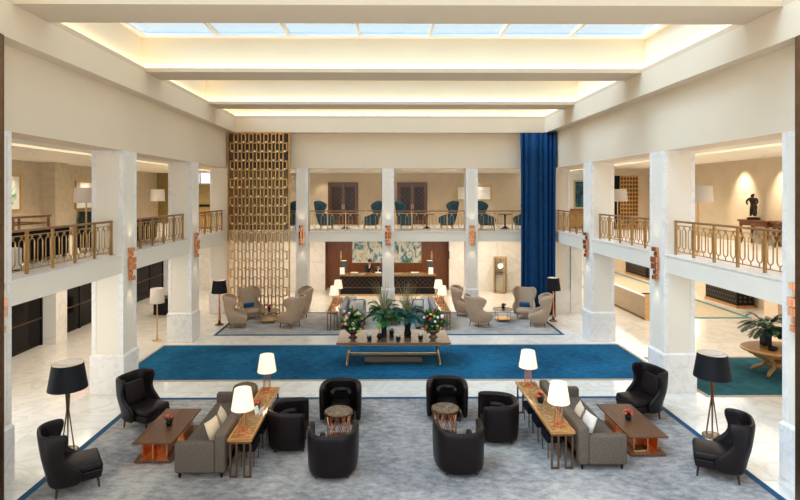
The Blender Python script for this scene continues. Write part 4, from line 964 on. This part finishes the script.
def palm(x, y, z, label, vase_h, vr, n, L, mt, tall=True, seed=1, square=False, wid=0.05, grp=None, spread=1.0):
    random.seed(seed)
    t = thing('potted_palm', label, 'plant', (x, y, z), group=grp)
    if square: MB().box(-vr, vr, -vr, vr, 0, vase_h).build('vase', M['black'], t, bevel=0.01)
    else: MB().lathe([(vr * 0.9, 0), (vr, vase_h * 0.15), (vr * 0.72, vase_h * 0.4), (vr, vase_h * 0.65), (vr * 0.8, vase_h), (vr * 0.7, vase_h), (vr * 0.6, vase_h - 0.05), (0.001, vase_h - 0.06)], 18).build('vase', M['black'], t, smooth=True)
    for i in range(n):
        a = 2 * PI * i / n + random.uniform(-0.2, 0.2); up = random.uniform(0.35, 1.0); l = L * random.uniform(0.8, 1.1)
        pts = []
        for k in range(7):
            s_ = k / 6; r_ = l * s_ * (0.45 + 0.45 * (1 - up)) * spread; zz = vase_h - 0.03 + l * (1.15 * up * s_ - (0.45 + 0.25 * up) * s_ * s_)
            pts.append(Vector((r_ * math.cos(a), r_ * math.sin(a), zz)))
        m = MB().tube(pts, [0.012 - 0.0014 * k for k in range(7)], 4)
        for k in range(1, 14):
            s_ = 0.25 + 0.75 * k / 14; f = s_ * 6; j = min(int(f), 5); p = pts[j].lerp(pts[j + 1], f - j); d = (pts[j + 1] - pts[j]).normalized(); sd = d.cross(Vector((0, 0, 1))).normalized()
            ll = L * 0.26 * math.sin(PI * (0.12 + 0.8 * (s_ - 0.25) / 0.75)) + 0.05
            for sg in (-1, 1): leafquad(m, p, d * 1.1 + sd * sg + Vector((0, 0, -0.15)), (0, 0, 1), ll, wid)
        m.build('frond', mt, t)
    if tall:
        m = MB()
        for i in range(70):
            a = random.uniform(0, 2 * PI); r_ = random.uniform(0.03, 0.5); h_ = random.uniform(0.6, 1.15)
            m.tube([(0, 0, vase_h - 0.03), (r_ * 0.35 * math.cos(a), r_ * 0.35 * math.sin(a), vase_h + h_ * 0.5), (r_ * math.cos(a), r_ * math.sin(a), vase_h + h_)], [0.006, 0.005, 0.002], 3)
        tag(m.build('grass_stems', M['straw'], t), kind='stuff')
    return t
palm(0.0, 16.75, ZT_, 'green fern palm in a tall square black vase on the flower table', 0.62, 0.085, 28, 0.95, M['leaf'], True, 11, True, grp='tall vases on the flower table')
palm(0.74, 16.75, ZT_, 'blue green palm in a tall curvy black vase on the flower table', 0.60, 0.12, 28, 0.9, M['leaf_teal'], True, 12, False, grp='tall vases on the flower table')
def succ(x, y, label, fl=None, h=0.13):
    t = thing('small_pot', label, 'plant', (x, y, ZT_), group='small pots on the flower table')
    MB().lathe([(0.055, 0), (0.075, 0.05), (0.07, h), (0.055, h), (0.001, h - 0.02)], 14).build('pot', M['black'], t, smooth=True)
    m = MB()
    for i in range(30): d = rdir(0.1); leafquad(m, (0, 0, h - 0.01), d, (0, 0, 1), 0.12, 0.045)
    m.build('leaves', fl or M['white_bloom'], t)
succ(-0.45, 16.25, 'small black pot with pale green leaves beside the plum urn'); succ(0.43, 16.2, 'small black pot with pale leaves between the tall vases, nearer the front')
succ(0.24, 16.95, 'small black pot with pale leaves between the tall vases, nearer the back'); succ(1.12, 16.3, 'small black pot with pale leaves beside the taupe bowl')
random.seed(21)
t = thing('flower_vase', 'round black vase with a lime green bloom on the flower table', 'flowers', (-0.14, 16.42, ZT_))
MB().lathe([(0.05, 0), (0.09, 0.07), (0.06, 0.15), (0.04, 0.17), (0.001, 0.16)], 14).build('vase', M['black'], t, smooth=True); MB().cyl((0, 0, 0.15), (0, 0, 0.36), 0.01, n=5).build('stem', M['leaf'], t)
for i in range(9): d = rdir(-0.2); MB().ball(Vector((0, 0, 0.40)) + d * 0.07, 0.055, 8, 5).build('blossom', M['lime'], t, smooth=True)

# oval wooden table with palms in the right aisle
t = thing('oval_table', 'oval carved orange wood table on the teal carpet', 'table', (11.55, 15.45, 0.0135))
MB().lathe([(1.0, 0.68), (1.05, 0.70), (1.05, 0.735), (1.02, 0.75)], 40, sx=1.0, sy=0.78).build('table_top', M['oak'], t)
MB().lathe([(0.86, 0.60), (0.9, 0.68)], 36, sx=1.0, sy=0.78).build('apron', M['oak'], t)
for a in (35, 145, 215, 325):
    c, s_ = math.cos(R(a)), math.sin(R(a))
    MB().tube([(0.72 * c, 0.6 * s_, 0.62), (0.62 * c, 0.5 * s_, 0.5), (0.36 * c, 0.3 * s_, 0.38), (0.40 * c, 0.34 * s_, 0.22), (0.66 * c, 0.56 * s_, 0.10), (0.74 * c, 0.62 * s_, 0.035)], [0.06, 0.075, 0.06, 0.055, 0.05, 0.035], 8).build('leg', M['oak'], t, smooth=True)
MB().lathe([(0.30, 0.2), (0.36, 0.26), (0.30, 0.36), (0.1, 0.42)], 18, sx=1, sy=0.8).build('stretcher', M['oak'], t, smooth=True)
palm(11.35, 15.75, 0.764, 'leafy palm in a tall black vase on the oval wooden table', 0.50, 0.11, 20, 1.0, M['leaf_dark'], False, 31, True, 0.07)
palm(11.85, 15.35, 0.764, 'second leafy palm on the oval wooden table, partly behind the column', 0.50, 0.10, 16, 0.9, M['leaf_dark'], False, 32, True, 0.07)
b_ = MB().lathe([(0.06, 0), (0.12, 0.03), (0.13, 0.11), (0.11, 0.11), (0.09, 0.04), (0.001, 0.03)], 18).build('bowl', M['black'], None, smooth=True); b_.location = (11.15, 15.2, 0.764); tag(b_, 'small black bowl on the oval wooden table', 'bowl')

# ------------------------------------------------------------------ reception
t = thing('reception_desk', 'long dark reception desk with lattice front and pale top', 'desk', (0.18, 27.85, 0))
W2 = 2.5
MB().box(-W2 + 0.06, W2 - 0.06, -0.33, 0.35, 0.10, 1.00).build('body', M['black'], t)
MB().box(-W2 + 0.02, W2 - 0.02, -0.37, 0.40, 0, 0.10).build('plinth', M['brass'], t)
MB().box(-W2, W2, -0.40, 0.42, 1.06, 1.12).build('desk_top', M['gold_top'], t); MB().box(-W2 + 0.03, W2 - 0.03, -0.37, 0.39, 1.00, 1.06).build('top_moulding', M['bronze'], t)
lt = MB()
for i in range(-2, 20):
    x0 = -W2 + 0.06 + i * 0.25
    for sg in (1, -1):
        xa, xb = (x0, x0 + 0.5) if sg > 0 else (x0 + 0.5, x0)
        za, zb = 0.45, 0.95
        ta, tb_ = 0.0, 1.0
        lo, hi = -W2 + 0.06, W2 - 0.06
        P = lambda q: (xa + (xb - xa) * q, -0.335, za + (zb - za) * q)
        qs = sorted(((lo - xa) / (xb - xa), (hi - xa) / (xb - xa))); ta = max(0, qs[0]); tb_ = min(1, qs[1])
        if tb_ - ta > 0.05: lt.tube([P(ta), P(tb_)], 0.007, 3)
lt.build('lattice', M['bronze'], t); MB().box(-W2 + 0.05, W2 - 0.05, -0.345, -0.33, 0.42, 0.45).build('front_band', M['bronze'], t)
def desk_lamp(x, label):
    t = thing('table_lamp', label, 'lamp', (x, 27.9, 1.12))
    MB().lathe([(0.09, 0), (0.09, 0.02), (0.03, 0.04), (0.045, 0.2), (0.02, 0.36)], 14).build('base', M['copper'], t, smooth=True)
    MB().openlathe([(0.20, 0.34), (0.17, 0.66)], 24).build('shade', mat('charcoal_lampshade', (0.045, 0.042, 0.045), 0.7), t, smooth=True); MB().openlathe([(0.16, 0.655), (0.001, 0.655)], 20).build('diffuser', M['shade_lit'], t); MB().openlathe([(0.19, 0.345), (0.001, 0.345)], 20).build('lower_diffuser', M['shade_lit'], t)
desk_lamp(-2.1, 'dark shaded lamp at the left end of the reception desk'); desk_lamp(2.38, 'dark shaded lamp at the right end of the reception desk')
for x, a, lab in ((-2.16, 12, 'tilted white notice at the left end of the reception desk'), (2.42, -12, 'tilted white notice at the right end of the reception desk')):
    o = MB().box(-0.12, 0.12, -0.006, 0.006, 0, 0.34, Matrix.Rotation(R(-14), 4, 'X')).build('notice', M['paper']); o.location = (x, 27.62, 1.121); o.rotation_euler.z = R(a); tag(o, lab, 'notice')
for x, w_, lab in ((-1.55, 0.42, 'low white tray left of the two receptionists'), (-0.30, 0.36, 'low white tray before the two receptionists'), (1.6, 0.46, 'low white tray right of the slim column on the desk')):
    t = thing('paper_tray', lab, 'tray', (x, 27.8, 1.12)); MB().box(-w_ / 2, w_ / 2, -0.13, 0.13, 0, 0.03).build('tray', M['green_cab'], t); MB().box(-w_ / 2 + 0.03, w_ / 2 - 0.03, -0.11, 0.11, 0.03, 0.07).build('papers', M['paper'], t)
art = painting('landscape_canvas', [(0.02, 0.07, 0.06), (0.08, 0.22, 0.14), (0.16, 0.34, 0.42), (0.66, 0.66, 0.52), (0.82, 0.81, 0.74), (0.55, 0.42, 0.16), (0.74, 0.70, 0.52)], 2.1, (1, 1, 0.7), 3.3)
t = thing('wall_painting', 'large abstract landscape painting in greens and creams above the reception desk', 'painting', (0.15, 29.99, 1.42))
MB().box(-1.92, 1.92, -0.06, 0, 0, 1.62).build('canvas', art, t); MB().box(-1.94, 1.94, -0.05, 0, -0.025, 0).box(-1.94, 1.94, -0.05, 0, 1.62, 1.645).box(-1.945, -1.92, -0.05, 0, 0, 1.62).box(1.92, 1.945, -0.05, 0, 0, 1.62).build('edge_frame', M['gold_frame'], t)
for x, lab in ((-2.42, 'slim upright brass bar left of the landscape painting'), (2.68, 'slim upright brass bar right of the landscape painting')):
    t = thing('wall_bar', lab, 'sconce', (x, 29.99, 1.45)); MB().box(-0.03, 0.03, -0.08, -0.03, 0, 0.62).build('bar', M['brass'], t); MB().box(-0.05, 0.05, -0.03, 0.0, 0.2, 0.42).build('back_plate', M['brass'], t)  # upright brass bar with a plate on the wood wall
# glass lantern
t = thing('glass_lantern', 'tall brass framed glass lantern standing by the marble wall', 'lantern', (6.2, 28.4, 0), R(-24))
h_, q = 1.85, 0.27
for sx in (-1, 1):
    for sy in (-1, 1): MB().box(sx * q - 0.025, sx * q + 0.025, sy * q - 0.025, sy * q + 0.025, 0, h_).build('post', M['brass'], t)
for z0, z1 in ((0.0, 0.05), (h_, h_ + 0.06)): MB().box(-q - 0.03, q + 0.03, -q - 0.03, q + 0.03, z0 if z0 else 0.001, z1).build('plate', M['brass'], t)
for a in range(4): MB().box(-q + 0.026, q - 0.026, -q - 0.004, -q + 0.004, 0.055, h_ - 0.005, Matrix.Rotation(a * PI / 2, 4, 'Z')).build('pane', M['glass'], t)
MB().box(-q + 0.03, q - 0.03, -q + 0.03, q - 0.03, 1.08, 1.10).build('shelf', M['bronze'], t); MB().ball((0, 0, 1.42), 0.12, 12, 8).build('globe', emis('lantern_globe', (1.0, 0.88, 0.68), 3.0), t); MB().cyl((0, 0, 1.54), (0, 0, 1.85), 0.012, n=6).build('cord', M['black'], t)
MB().box(-0.17, 0.17, -0.17, 0.17, 0.06, 0.95).build('inner_plinth', M['marble_wall'], t)

# ------------------------------------------------------------------ people
def figure(name, joints, edges_, radii, root, mats, sub=2):
    me = bpy.data.meshes.new(name); me.from_pydata([joints[k] for k in joints], [(list(joints).index(a), list(joints).index(b)) for a, b in edges_], [])
    o = bpy.data.objects.new(name, me); COL.objects.link(o)
    md = o.modifiers.new('skin', 'SKIN'); md.use_smooth_shade = True
    for i, k in enumerate(joints):
        r = radii[k]; r = r if isinstance(r, tuple) else (r, r); me.skin_vertices[0].data[i].radius = r
        me.skin_vertices[0].data[i].use_root = (k == root)
    sm = o.modifiers.new('sub', 'SUBSURF'); sm.levels = sub; sm.render_levels = sub
    bake(o)
    return o
def person(loc, rz, label, lean, seated, hairm):
    t = thing('person', label, 'person', loc, rz)
    # local +Y = front ; heights in metres
    dz = -0.28 if seated else 0.0
    L = lean
    hip = Vector((0, 0, 0.95 + dz)); ch = hip + Vector((0, L * 0.25, 0.38)); nk = ch + Vector((0, L * 0.13, 0.17)); hd = nk + Vector((0, L * 0.06 + 0.02, 0.12))
    J = {'hip': hip, 'waist': hip.lerp(ch, 0.45), 'chest': ch, 'neck': nk, 'head': hd, 'crown': hd + Vector((0, 0.0, 0.10))}
    rad = {'hip': (0.15, 0.12), 'waist': (0.14, 0.11), 'chest': (0.17, 0.12), 'neck': 0.055, 'head': (0.085, 0.10), 'crown': (0.07, 0.08)}
    E = [('hip', 'waist'), ('waist', 'chest'), ('chest', 'neck'), ('neck', 'head'), ('head', 'crown')]
    for s_, n in ((-1, 'l'), (1, 'r')):
        sh = ch + Vector((s_ * 0.19, 0.0, 0.08)); el = sh + Vector((s_ * 0.06, 0.10 + L * 0.1, -0.27)); wr_ = el + Vector((-s_ * 0.08, 0.24, -0.02 - 0.06 * L))
        J[n + 'sh'] = sh; J[n + 'el'] = el; J[n + 'wr'] = wr_; J[n + 'pa'] = wr_ + Vector((-s_ * 0.02, 0.08, -0.01))
        rad[n + 'sh'] = 0.075; rad[n + 'el'] = 0.052; rad[n + 'wr'] = 0.036; rad[n + 'pa'] = (0.042, 0.02)
        E += [('chest', n + 'sh'), (n + 'sh', n + 'el'), (n + 'el', n + 'wr'), (n + 'wr', n + 'pa')]
        for k in range(5):
            if k == 4: b = J[n + 'pa'] + Vector((-s_ * 0.045, -0.02, 0)); tip = b + Vector((-s_ * 0.02, 0.05, -0.01))
            else: b = J[n + 'pa'] + Vector((s_ * (0.03 - 0.02 * k), 0.04, -0.005)); tip = b + Vector((s_ * 0.004, 0.06 - 0.006 * abs(k - 1.5), -0.02))
            J[n + 'f%da' % k] = b; J[n + 'f%db' % k] = tip; rad[n + 'f%da' % k] = 0.009; rad[n + 'f%db' % k] = 0.007
            E += [(n + 'pa', n + 'f%da' % k), (n + 'f%da' % k, n + 'f%db' % k)]
        if seated:
            kn = hip + Vector((s_ * 0.11, 0.40, -0.02)); an = Vector((s_ * 0.11, 0.36, 0.09))
        else:
            kn = Vector((s_ * 0.10, 0.03, 0.50)); an = Vector((s_ * 0.10, -0.02, 0.09))
        hj = hip + Vector((s_ * 0.09, 0, -0.06)); J[n + 'hj'] = hj; J[n + 'kn'] = kn; J[n + 'an'] = an; J[n + 'to'] = an + Vector((0, 0.16, -0.05))
        rad[n + 'hj'] = 0.095; rad[n + 'kn'] = 0.06; rad[n + 'an'] = 0.042; rad[n + 'to'] = (0.045, 0.035)
        E += [('hip', n + 'hj'), (n + 'hj', n + 'kn'), (n + 'kn', n + 'an'), (n + 'an', n + 'to')]
    o = figure('body', J, E, rad, 'hip', None); o.parent = t; me = o.data
    me.materials.clear(); me.materials.append(M['suit']); me.materials.append(M['skin']); me.materials.append(M['shirt'])
    for p in me.polygons:
        c = p.center; p.use_smooth = True
        hand = any((c - J[n + 'pa']).length < 0.13 for n in 'lr')
        if c.z > nk.z - 0.02 or hand: p.material_index = 1
        elif c.z > ch.z - 0.12 and c.y > ch.y + 0.07 and abs(c.x) < 0.05: p.material_index = 2
    h = hd + Vector((0, 0, 0.03))
    MB().ball(h + Vector((0, -0.03, 0.045)), 0.112, 12, 8, 1.05).build('hair', hairm, t, smooth=True)
    MB().taper((h.x, h.y + 0.10, h.z - 0.045), (0.016, 0.018), (h.x, h.y + 0.095, h.z + 0.02), (0.007, 0.006)).build('nose', M['skin'], t)
    for s_ in (-1, 1):
        MB().ball(h + Vector((s_ * 0.035, 0.088, 0.012)), 0.013, 8, 5).build('eye', M['black'], t); MB().ball(h + Vector((s_ * 0.088, 0.0, -0.02)), 0.022, 8, 5, 1.4).build('ear', M['skin'], t)
    MB().box(-0.025, 0.025, h.y + 0.085, h.y + 0.098, h.z - 0.075, h.z - 0.066).build('mouth', M['urn'], t)
    return t
person((-0.95, 28.85, 0), face(-60), 'person in a black suit standing behind the reception desk, leaning toward a colleague', 0.9, False, M['hair'])
p2 = person((-0.30, 29.0, 0), face(-100), 'person in a black suit and white shirt seated lower behind the reception desk', 0.3, True, M['hair'])
t = thing('office_chair', 'dark chair under the seated receptionist', 'chair', (-0.30, 29.0, 0), face(-100))
MB().box(-0.24, 0.24, -0.24, 0.22, 0.42, 0.49).build('seat', M['black_fabric'], t, bevel=0.02); MB().box(-0.22, 0.22, -0.30, -0.25, 0.5, 0.85).build('backrest', M['black_fabric'], t); MB().cyl((0, 0, 0.05), (0, 0, 0.42), 0.03, n=8).build('stem', M['black'], t); MB().lathe([(0.26, 0), (0.26, 0.03), (0.03, 0.06)], 16).build('base', M['black'], t)

# ------------------------------------------------------------------ gallery furniture
# bronze figure on consoles
def side_console(y0, y1, label):
    t = thing('console_table', label, 'table', (11.78, (y0 + y1) / 2, ZS1)); b = (y1 - y0) / 2
    MB().box(-0.25, 0.25, -b, b, 0.72, 0.78).build('table_top', M['doorwood'], t); MB().box(-0.22, 0.22, -b + 0.05, b - 0.05, 0.60, 0.72).build('apron', M['doorwood'], t)
    for sx in (-1, 1):
        for sy in (-1, 1): MB().tube([(sx * 0.18, sy * (b - 0.1), 0.62), (sx * 0.20, sy * (b - 0.06), 0.45), (sx * 0.15, sy * (b - 0.12), 0.2), (sx * 0.19, sy * (b - 0.07), 0.02)], [0.05, 0.045, 0.03, 0.04], 8).build('leg', M['doorwood'], t)
side_console(15.95, 17.3, 'dark carved console under the bronze figure on the right gallery'); side_console(14.4, 15.8, 'dark carved console nearer the screen on the right gallery')
t = thing('bronze_statue', 'dark bronze figure standing on the carved console', 'statue', (11.75, 16.85, ZS1 + 0.78), R(115)); t.scale = (1.1, 1.1, 1.08)
MB().lathe([(0.17, 0), (0.17, 0.05), (0.13, 0.08)], 16).build('plinth', M['statue'], t)
J = {'hip': Vector((0, 0, 0.40)), 'waist': Vector((0.02, 0, 0.48)), 'chest': Vector((0.03, 0.01, 0.58)), 'neck': Vector((0.02, 0.02, 0.66)), 'head': Vector((0.0, 0.035, 0.73)), 'crown': Vector((0, 0.03, 0.77)),
     'lsh': Vector((-0.09, 0.0, 0.62)), 'lel': Vector((-0.13, 0.03, 0.50)), 'lwr': Vector((-0.06, 0.10, 0.44)), 'rsh': Vector((0.13, 0.0, 0.62)), 'rel': Vector((0.20, 0.0, 0.53)), 'rwr': Vector((0.13, 0.06, 0.44)),
     'lhj': Vector((-0.05, 0, 0.36)), 'lkn': Vector((-0.06, 0.05, 0.22)), 'lan': Vector((-0.06, 0.0, 0.10)), 'rhj': Vector((0.05, 0, 0.36)), 'rkn': Vector((0.06, 0.02, 0.22)), 'ran': Vector((0.07, 0.02, 0.10)),
     'rob': Vector((0.0, -0.07, 0.30)), 'rob2': Vector((0.02, -0.08, 0.10))}
rad = {'hip': 0.075, 'waist': 0.06, 'chest': 0.085, 'neck': 0.03, 'head': 0.05, 'crown': 0.04, 'lsh': 0.038, 'lel': 0.028, 'lwr': 0.02, 'rsh': 0.038, 'rel': 0.028, 'rwr': 0.02, 'lhj': 0.055, 'lkn': 0.042, 'lan': 0.03, 'rhj': 0.055, 'rkn': 0.042, 'ran': 0.03, 'rob': 0.06, 'rob2': 0.07}
o = figure('figure', J, [('hip', 'waist'), ('waist', 'chest'), ('chest', 'neck'), ('neck', 'head'), ('head', 'crown'), ('chest', 'lsh'), ('lsh', 'lel'), ('lel', 'lwr'), ('chest', 'rsh'), ('rsh', 'rel'), ('rel', 'rwr'), ('hip', 'lhj'), ('lhj', 'lkn'), ('lkn', 'lan'), ('hip', 'rhj'), ('rhj', 'rkn'), ('rkn', 'ran'), ('hip', 'rob'), ('rob', 'rob2')], rad, 'hip', None)
o.data.materials.clear(); o.data.materials.append(M['statue']); o.parent = t
# left gallery
def gsofa(x, y, rz, L, label, mt, z=ZS1):
    t = thing('sofa', label, 'sofa', (x, y, z), rz)
    MB().box(-L / 2, L / 2, -0.40, 0.40, 0.08, 0.42).build('base', mt, t, bevel=0.03); MB().box(-L / 2, L / 2, -0.42, -0.24, 0.42, 0.78).build('backrest', mt, t, bevel=0.04)
    for s_ in (-1, 1):
        xs = sorted((s_ * L / 2, s_ * (L / 2 - 0.15))); MB().box(xs[0], xs[1], -0.23, 0.40, 0.42, 0.60).build('armrest', mt, t, bevel=0.03)
        for sy in (-1, 1): MB().cyl((s_ * (L / 2 - 0.1), sy * 0.32, 0), (s_ * (L / 2 - 0.1), sy * 0.32, 0.08), 0.03, n=8).build('foot', M['black'], t)
gsofa(-8.5, 11.9, face(180), 3.8, 'dark sofa behind the railing of the nearest left gallery bay', M['black_fabric'])
gsofa(-8.3, 16.9, face(180), 3.6, 'dark brown sofa behind the railing of the middle left gallery bay', M['leather'])
t = thing('side_table', 'open framed red brown wood table on the left gallery near the edge', 'table', (-9.6, 14.0, ZS1))
for sx in (-1, 1):
    for sy in (-1, 1): MB().box(sx * 0.4 - 0.025, sx * 0.4 + 0.025, sy * 0.7 - 0.025, sy * 0.7 + 0.025, 0, 0.98).build('leg', M['handrail'], t)
MB().box(-0.45, 0.45, -0.75, 0.75, 0.98, 1.03).build('table_top', M['handrail'], t); MB().box(-0.38, 0.38, -0.69, -0.66, 0.80, 0.84).box(-0.38, 0.38, 0.66, 0.69, 0.80, 0.84).box(-0.42, -0.39, -0.67, 0.67, 0.80, 0.84).box(0.39, 0.42, -0.67, 0.67, 0.80, 0.84).build('stretcher', M['handrail'], t)
t = thing('stool', 'cream cylindrical stool behind the nearest left gallery railing', 'stool', (-7.75, 11.2, ZS1)); MB().lathe([(0.15, 0.03), (0.16, 0.05), (0.16, 0.44), (0.14, 0.47)], 18).build('seat', M['white_fabric'], t); MB().lathe([(0.13, 0), (0.13, 0.03)], 14).build('base', M['black'], t)
t = thing('sideboard', 'dark green sideboard under the gilt picture on the left gallery', 'cabinet', (-11.9, 22.2, ZS1)); MB().box(-0.3, 0.3, -0.75, 0.75, 0.1, 0.86).build('body', M['green_cab'], t); MB().box(-0.33, 0.33, -0.78, 0.78, 0.86, 0.90).build('sideboard_top', M['green_cab'], t)
for sx in (-1, 1):
    for sy in (-1, 1): MB().box(sx * .25 - .02, sx * .25 + .02, sy * .7 - .02, sy * .7 + .02, 0, .1).build('foot', M['brass'], t)
for s_ in (-1, 1): d = MB().box(0.30, 0.315, min(0.02 * s_, 0.7 * s_), max(0.02 * s_, 0.7 * s_), 0.15, 0.82).build('cabinet_door', M['green_cab'], t); MB().box(0.315, 0.33, s_ * 0.07 - 0.01, s_ * 0.07 + 0.01, 0.4, 0.55).build('handle', M['brass'], d)
t = thing('room_divider', 'amber wood cabinet behind the far left gallery railing', 'cabinet', (-8.9, 25.2, ZS1)); MB().box(-0.9, 0.9, -0.25, 0.25, 0.05, 1.0).build('body', M['amber'], t); MB().box(-0.92, 0.92, -0.27, 0.27, 1.0, 1.12).build('cabinet_top', M['black'], t); MB().box(-0.88, 0.88, -0.22, 0.22, 0, 0.05).build('plinth', M['black'], t)
for k in range(3): MB().box(-0.88 + k * 0.59, -0.88 + k * 0.59 + 0.57, -0.265, -0.25, 0.1, 0.96).build('cabinet_door', M['amber'], t)
t = thing('room_divider', 'amber wood panel behind the far right gallery railing', 'cabinet', (9.0, 25.4, ZS1)); MB().box(-1.0, 1.0, -0.2, 0.2, 0.05, 0.80).build('body', M['amber'], t); MB().box(-1.02, 1.02, -0.22, 0.22, 0.80, 0.90).build('cabinet_top', M['handrail'], t); MB().box(-0.98, 0.98, -0.18, 0.18, 0, 0.05).build('plinth', M['black'], t)
for k in range(3): MB().box(-0.98 + k * 0.66, -0.98 + k * 0.66 + 0.63, -0.215, -0.20, 0.1, 0.76).build('cabinet_door', M['amber'], t)
# gold studded panel on the right gallery
t = thing('studded_panel', 'gold studded screen panel in the middle bay of the right gallery', 'screen', (10.67, 24.0, ZS1)); MB().box(0, 0.83, 0.0, 0.10, 0, 2.43).build('panel', M['screen'], t)
sm_ = MB().box(-0.035, 0.035, -0.03, 0, -0.05, 0.05).mesh('stud', M['backing'])
for i in range(6):
    for j in range(13): inst('stud', sm_, t, (0.08 + i * 0.134, 0, 0.14 + j * 0.18))
t = thing('dark_opening', 'black sheet standing for the dark opening beside the gold studded panel', 'door', (10.3, 24.05, ZS1)); MB().box(0, 0.36, 0, 0.05, 0, 2.43).build('leaf', M['black'], t)  # black sheet puts the shade of an open recess into colour

# ------------------------------------------------------------------ right aisle, ground floor
lw = thing('low_partition', 'low brown travertine partition with bronze foot in the right aisle', 'partition', (10.9, 22.1, 0))
MB().box(0, 0.10, 0, 5.2, 0.08, 0.96).build('core', M['travertine'], lw); MB().box(-0.03, 0.13, 0, 5.2, 0, 0.08).build('foot', M['bronze'], lw); MB().box(-0.02, 0.12, 0, 5.2, 0.96, 1.0).build('coping', M['marble'], lw); MB().box(-0.05, 0.15, -0.08, 0, 0, 1.08).build('end_post', M['brass'], lw)
pm = MB().box(-0.015, 0, 0.006, 1.29, 0.085, 0.955).mesh('stone_panel', M['travertine'])
for k in range(4): inst('stone_panel', pm, lw, (0, k * 1.3, 0))
def lattice_counter(x, y0, y1, label, depth=0.8):
    t = thing('bar_counter', label, 'counter', (x, y0, 0)); L = y1 - y0
    MB().box(0, depth, 0, L, 0.12, 2.6).build('body', M['black'], t); MB().box(-0.05, depth, -0.05, L, 0, 0.12).build('plinth', M['oak'], t)
    m = MB()
    n = int(L / 0.2)
    for i in range(n):
        for j in range(8):
            y, z = 0.1 + i * 0.2 + (0.1 if j % 2 else 0), 0.3 + j * 0.2
            if y < L - 0.08: m.add([(-0.012, y - 0.07, z), (-0.012, y, z + 0.07), (-0.012, y + 0.07, z), (-0.012, y, z - 0.07), (-0.03, y, z)], [(0, 1, 4), (1, 2, 4), (2, 3, 4), (3, 0, 4)])
    tag(m.build('lattice_studs', M['darkbrass'], t), kind='stuff')
    m = MB()
    for i in range(3):
        for j in range(8):
            xx, z = 0.15 + i * 0.22, 0.3 + j * 0.2; m.add([(xx - 0.07, -0.012, z), (xx, -0.012, z + 0.07), (xx + 0.07, -0.012, z), (xx, -0.012, z - 0.07), (xx, -0.03, z)], [(0, 1, 4), (1, 2, 4), (2, 3, 4), (3, 0, 4)])
    tag(m.build('front_studs', M['darkbrass'], t), kind='stuff')
lattice_counter(16.25, 24.4, 26.8, 'black lattice fronted counter seen under the right gallery near the palm')
lattice_counter(16.1, 32.6, 35.4, 'black lattice fronted counter far down the right aisle')
for x, y, w_, lab in ((16.5, 27.0, 0.8, 'cream pier beside the nearer lattice counter'), (16.5, 22.2, 0.8, 'cream pier near the palm at the right'), (16.4, 35.5, 0.8, 'cream pier far down the right aisle')):
    tag(MB().box(x, 17.29, y, y + w_, 0, ZS0 - 0.005).build('pillar', M['plaster']), lab, None, None, 'structure')
t = thing('window_6', 'bright window in the outer wall of the right aisle', None, (17.28, 28.4, 0.9), kind='structure'); MB().box(-0.02, 0, 0, 1.6, 0, 1.6).build('pane', emis('daylit_window', (0.95, 0.97, 1.0), 2.2), t); MB().box(-0.06, 0, -0.06, 0, 0, 1.6).box(-0.06, 0, 1.6, 1.66, 0, 1.6).box(-0.06, 0, -0.06, 1.66, -0.06, 0).box(-0.06, 0, -0.06, 1.66, 1.6, 1.66).build('frame', M['bronze'], t)
o = MB().box(17.2, 17.29, 19.6, 22.0, 0, 2.9).build('door_3', M['redwood']); tag(o, 'red brown wood door in the outer wall behind the palm', None, None, 'structure')
t = thing('armchair', 'dark armchair behind the low travertine partition', 'armchair', (12.0, 24.2, 0.0135), face(180)); MB().box(-.36, .36, -.36, .36, .12, .44).build('seat', M['black_fabric'], t, bevel=0.04); MB().box(-.38, .38, -.44, -.30, .12, 1.15).build('backrest', M['leather'], t, bevel=0.04)
for s_ in (-1, 1): MB().box(s_ * .43 - .06, s_ * .43 + .06, -.38, .36, .12, .66).build('armrest', M['leather'], t, bevel=0.03)
for sx in (-1, 1):
    for sy in (-1, 1): MB().cyl((sx * .3, sy * .3, 0), (sx * .3, sy * .3, .12), .025, n=8).build('leg', M['doorwood'], t)
t = thing('planter_box', 'square black box on the marble floor behind the white shade lamp', 'box', (-9.6, 23.6, 0)); MB().box(-.4, .4, -.4, .4, 0.03, .72).build('body', M['black'], t, bevel=0.01); MB().box(-.36, .36, -.36, .36, 0, .03).build('plinth', M['black'], t)
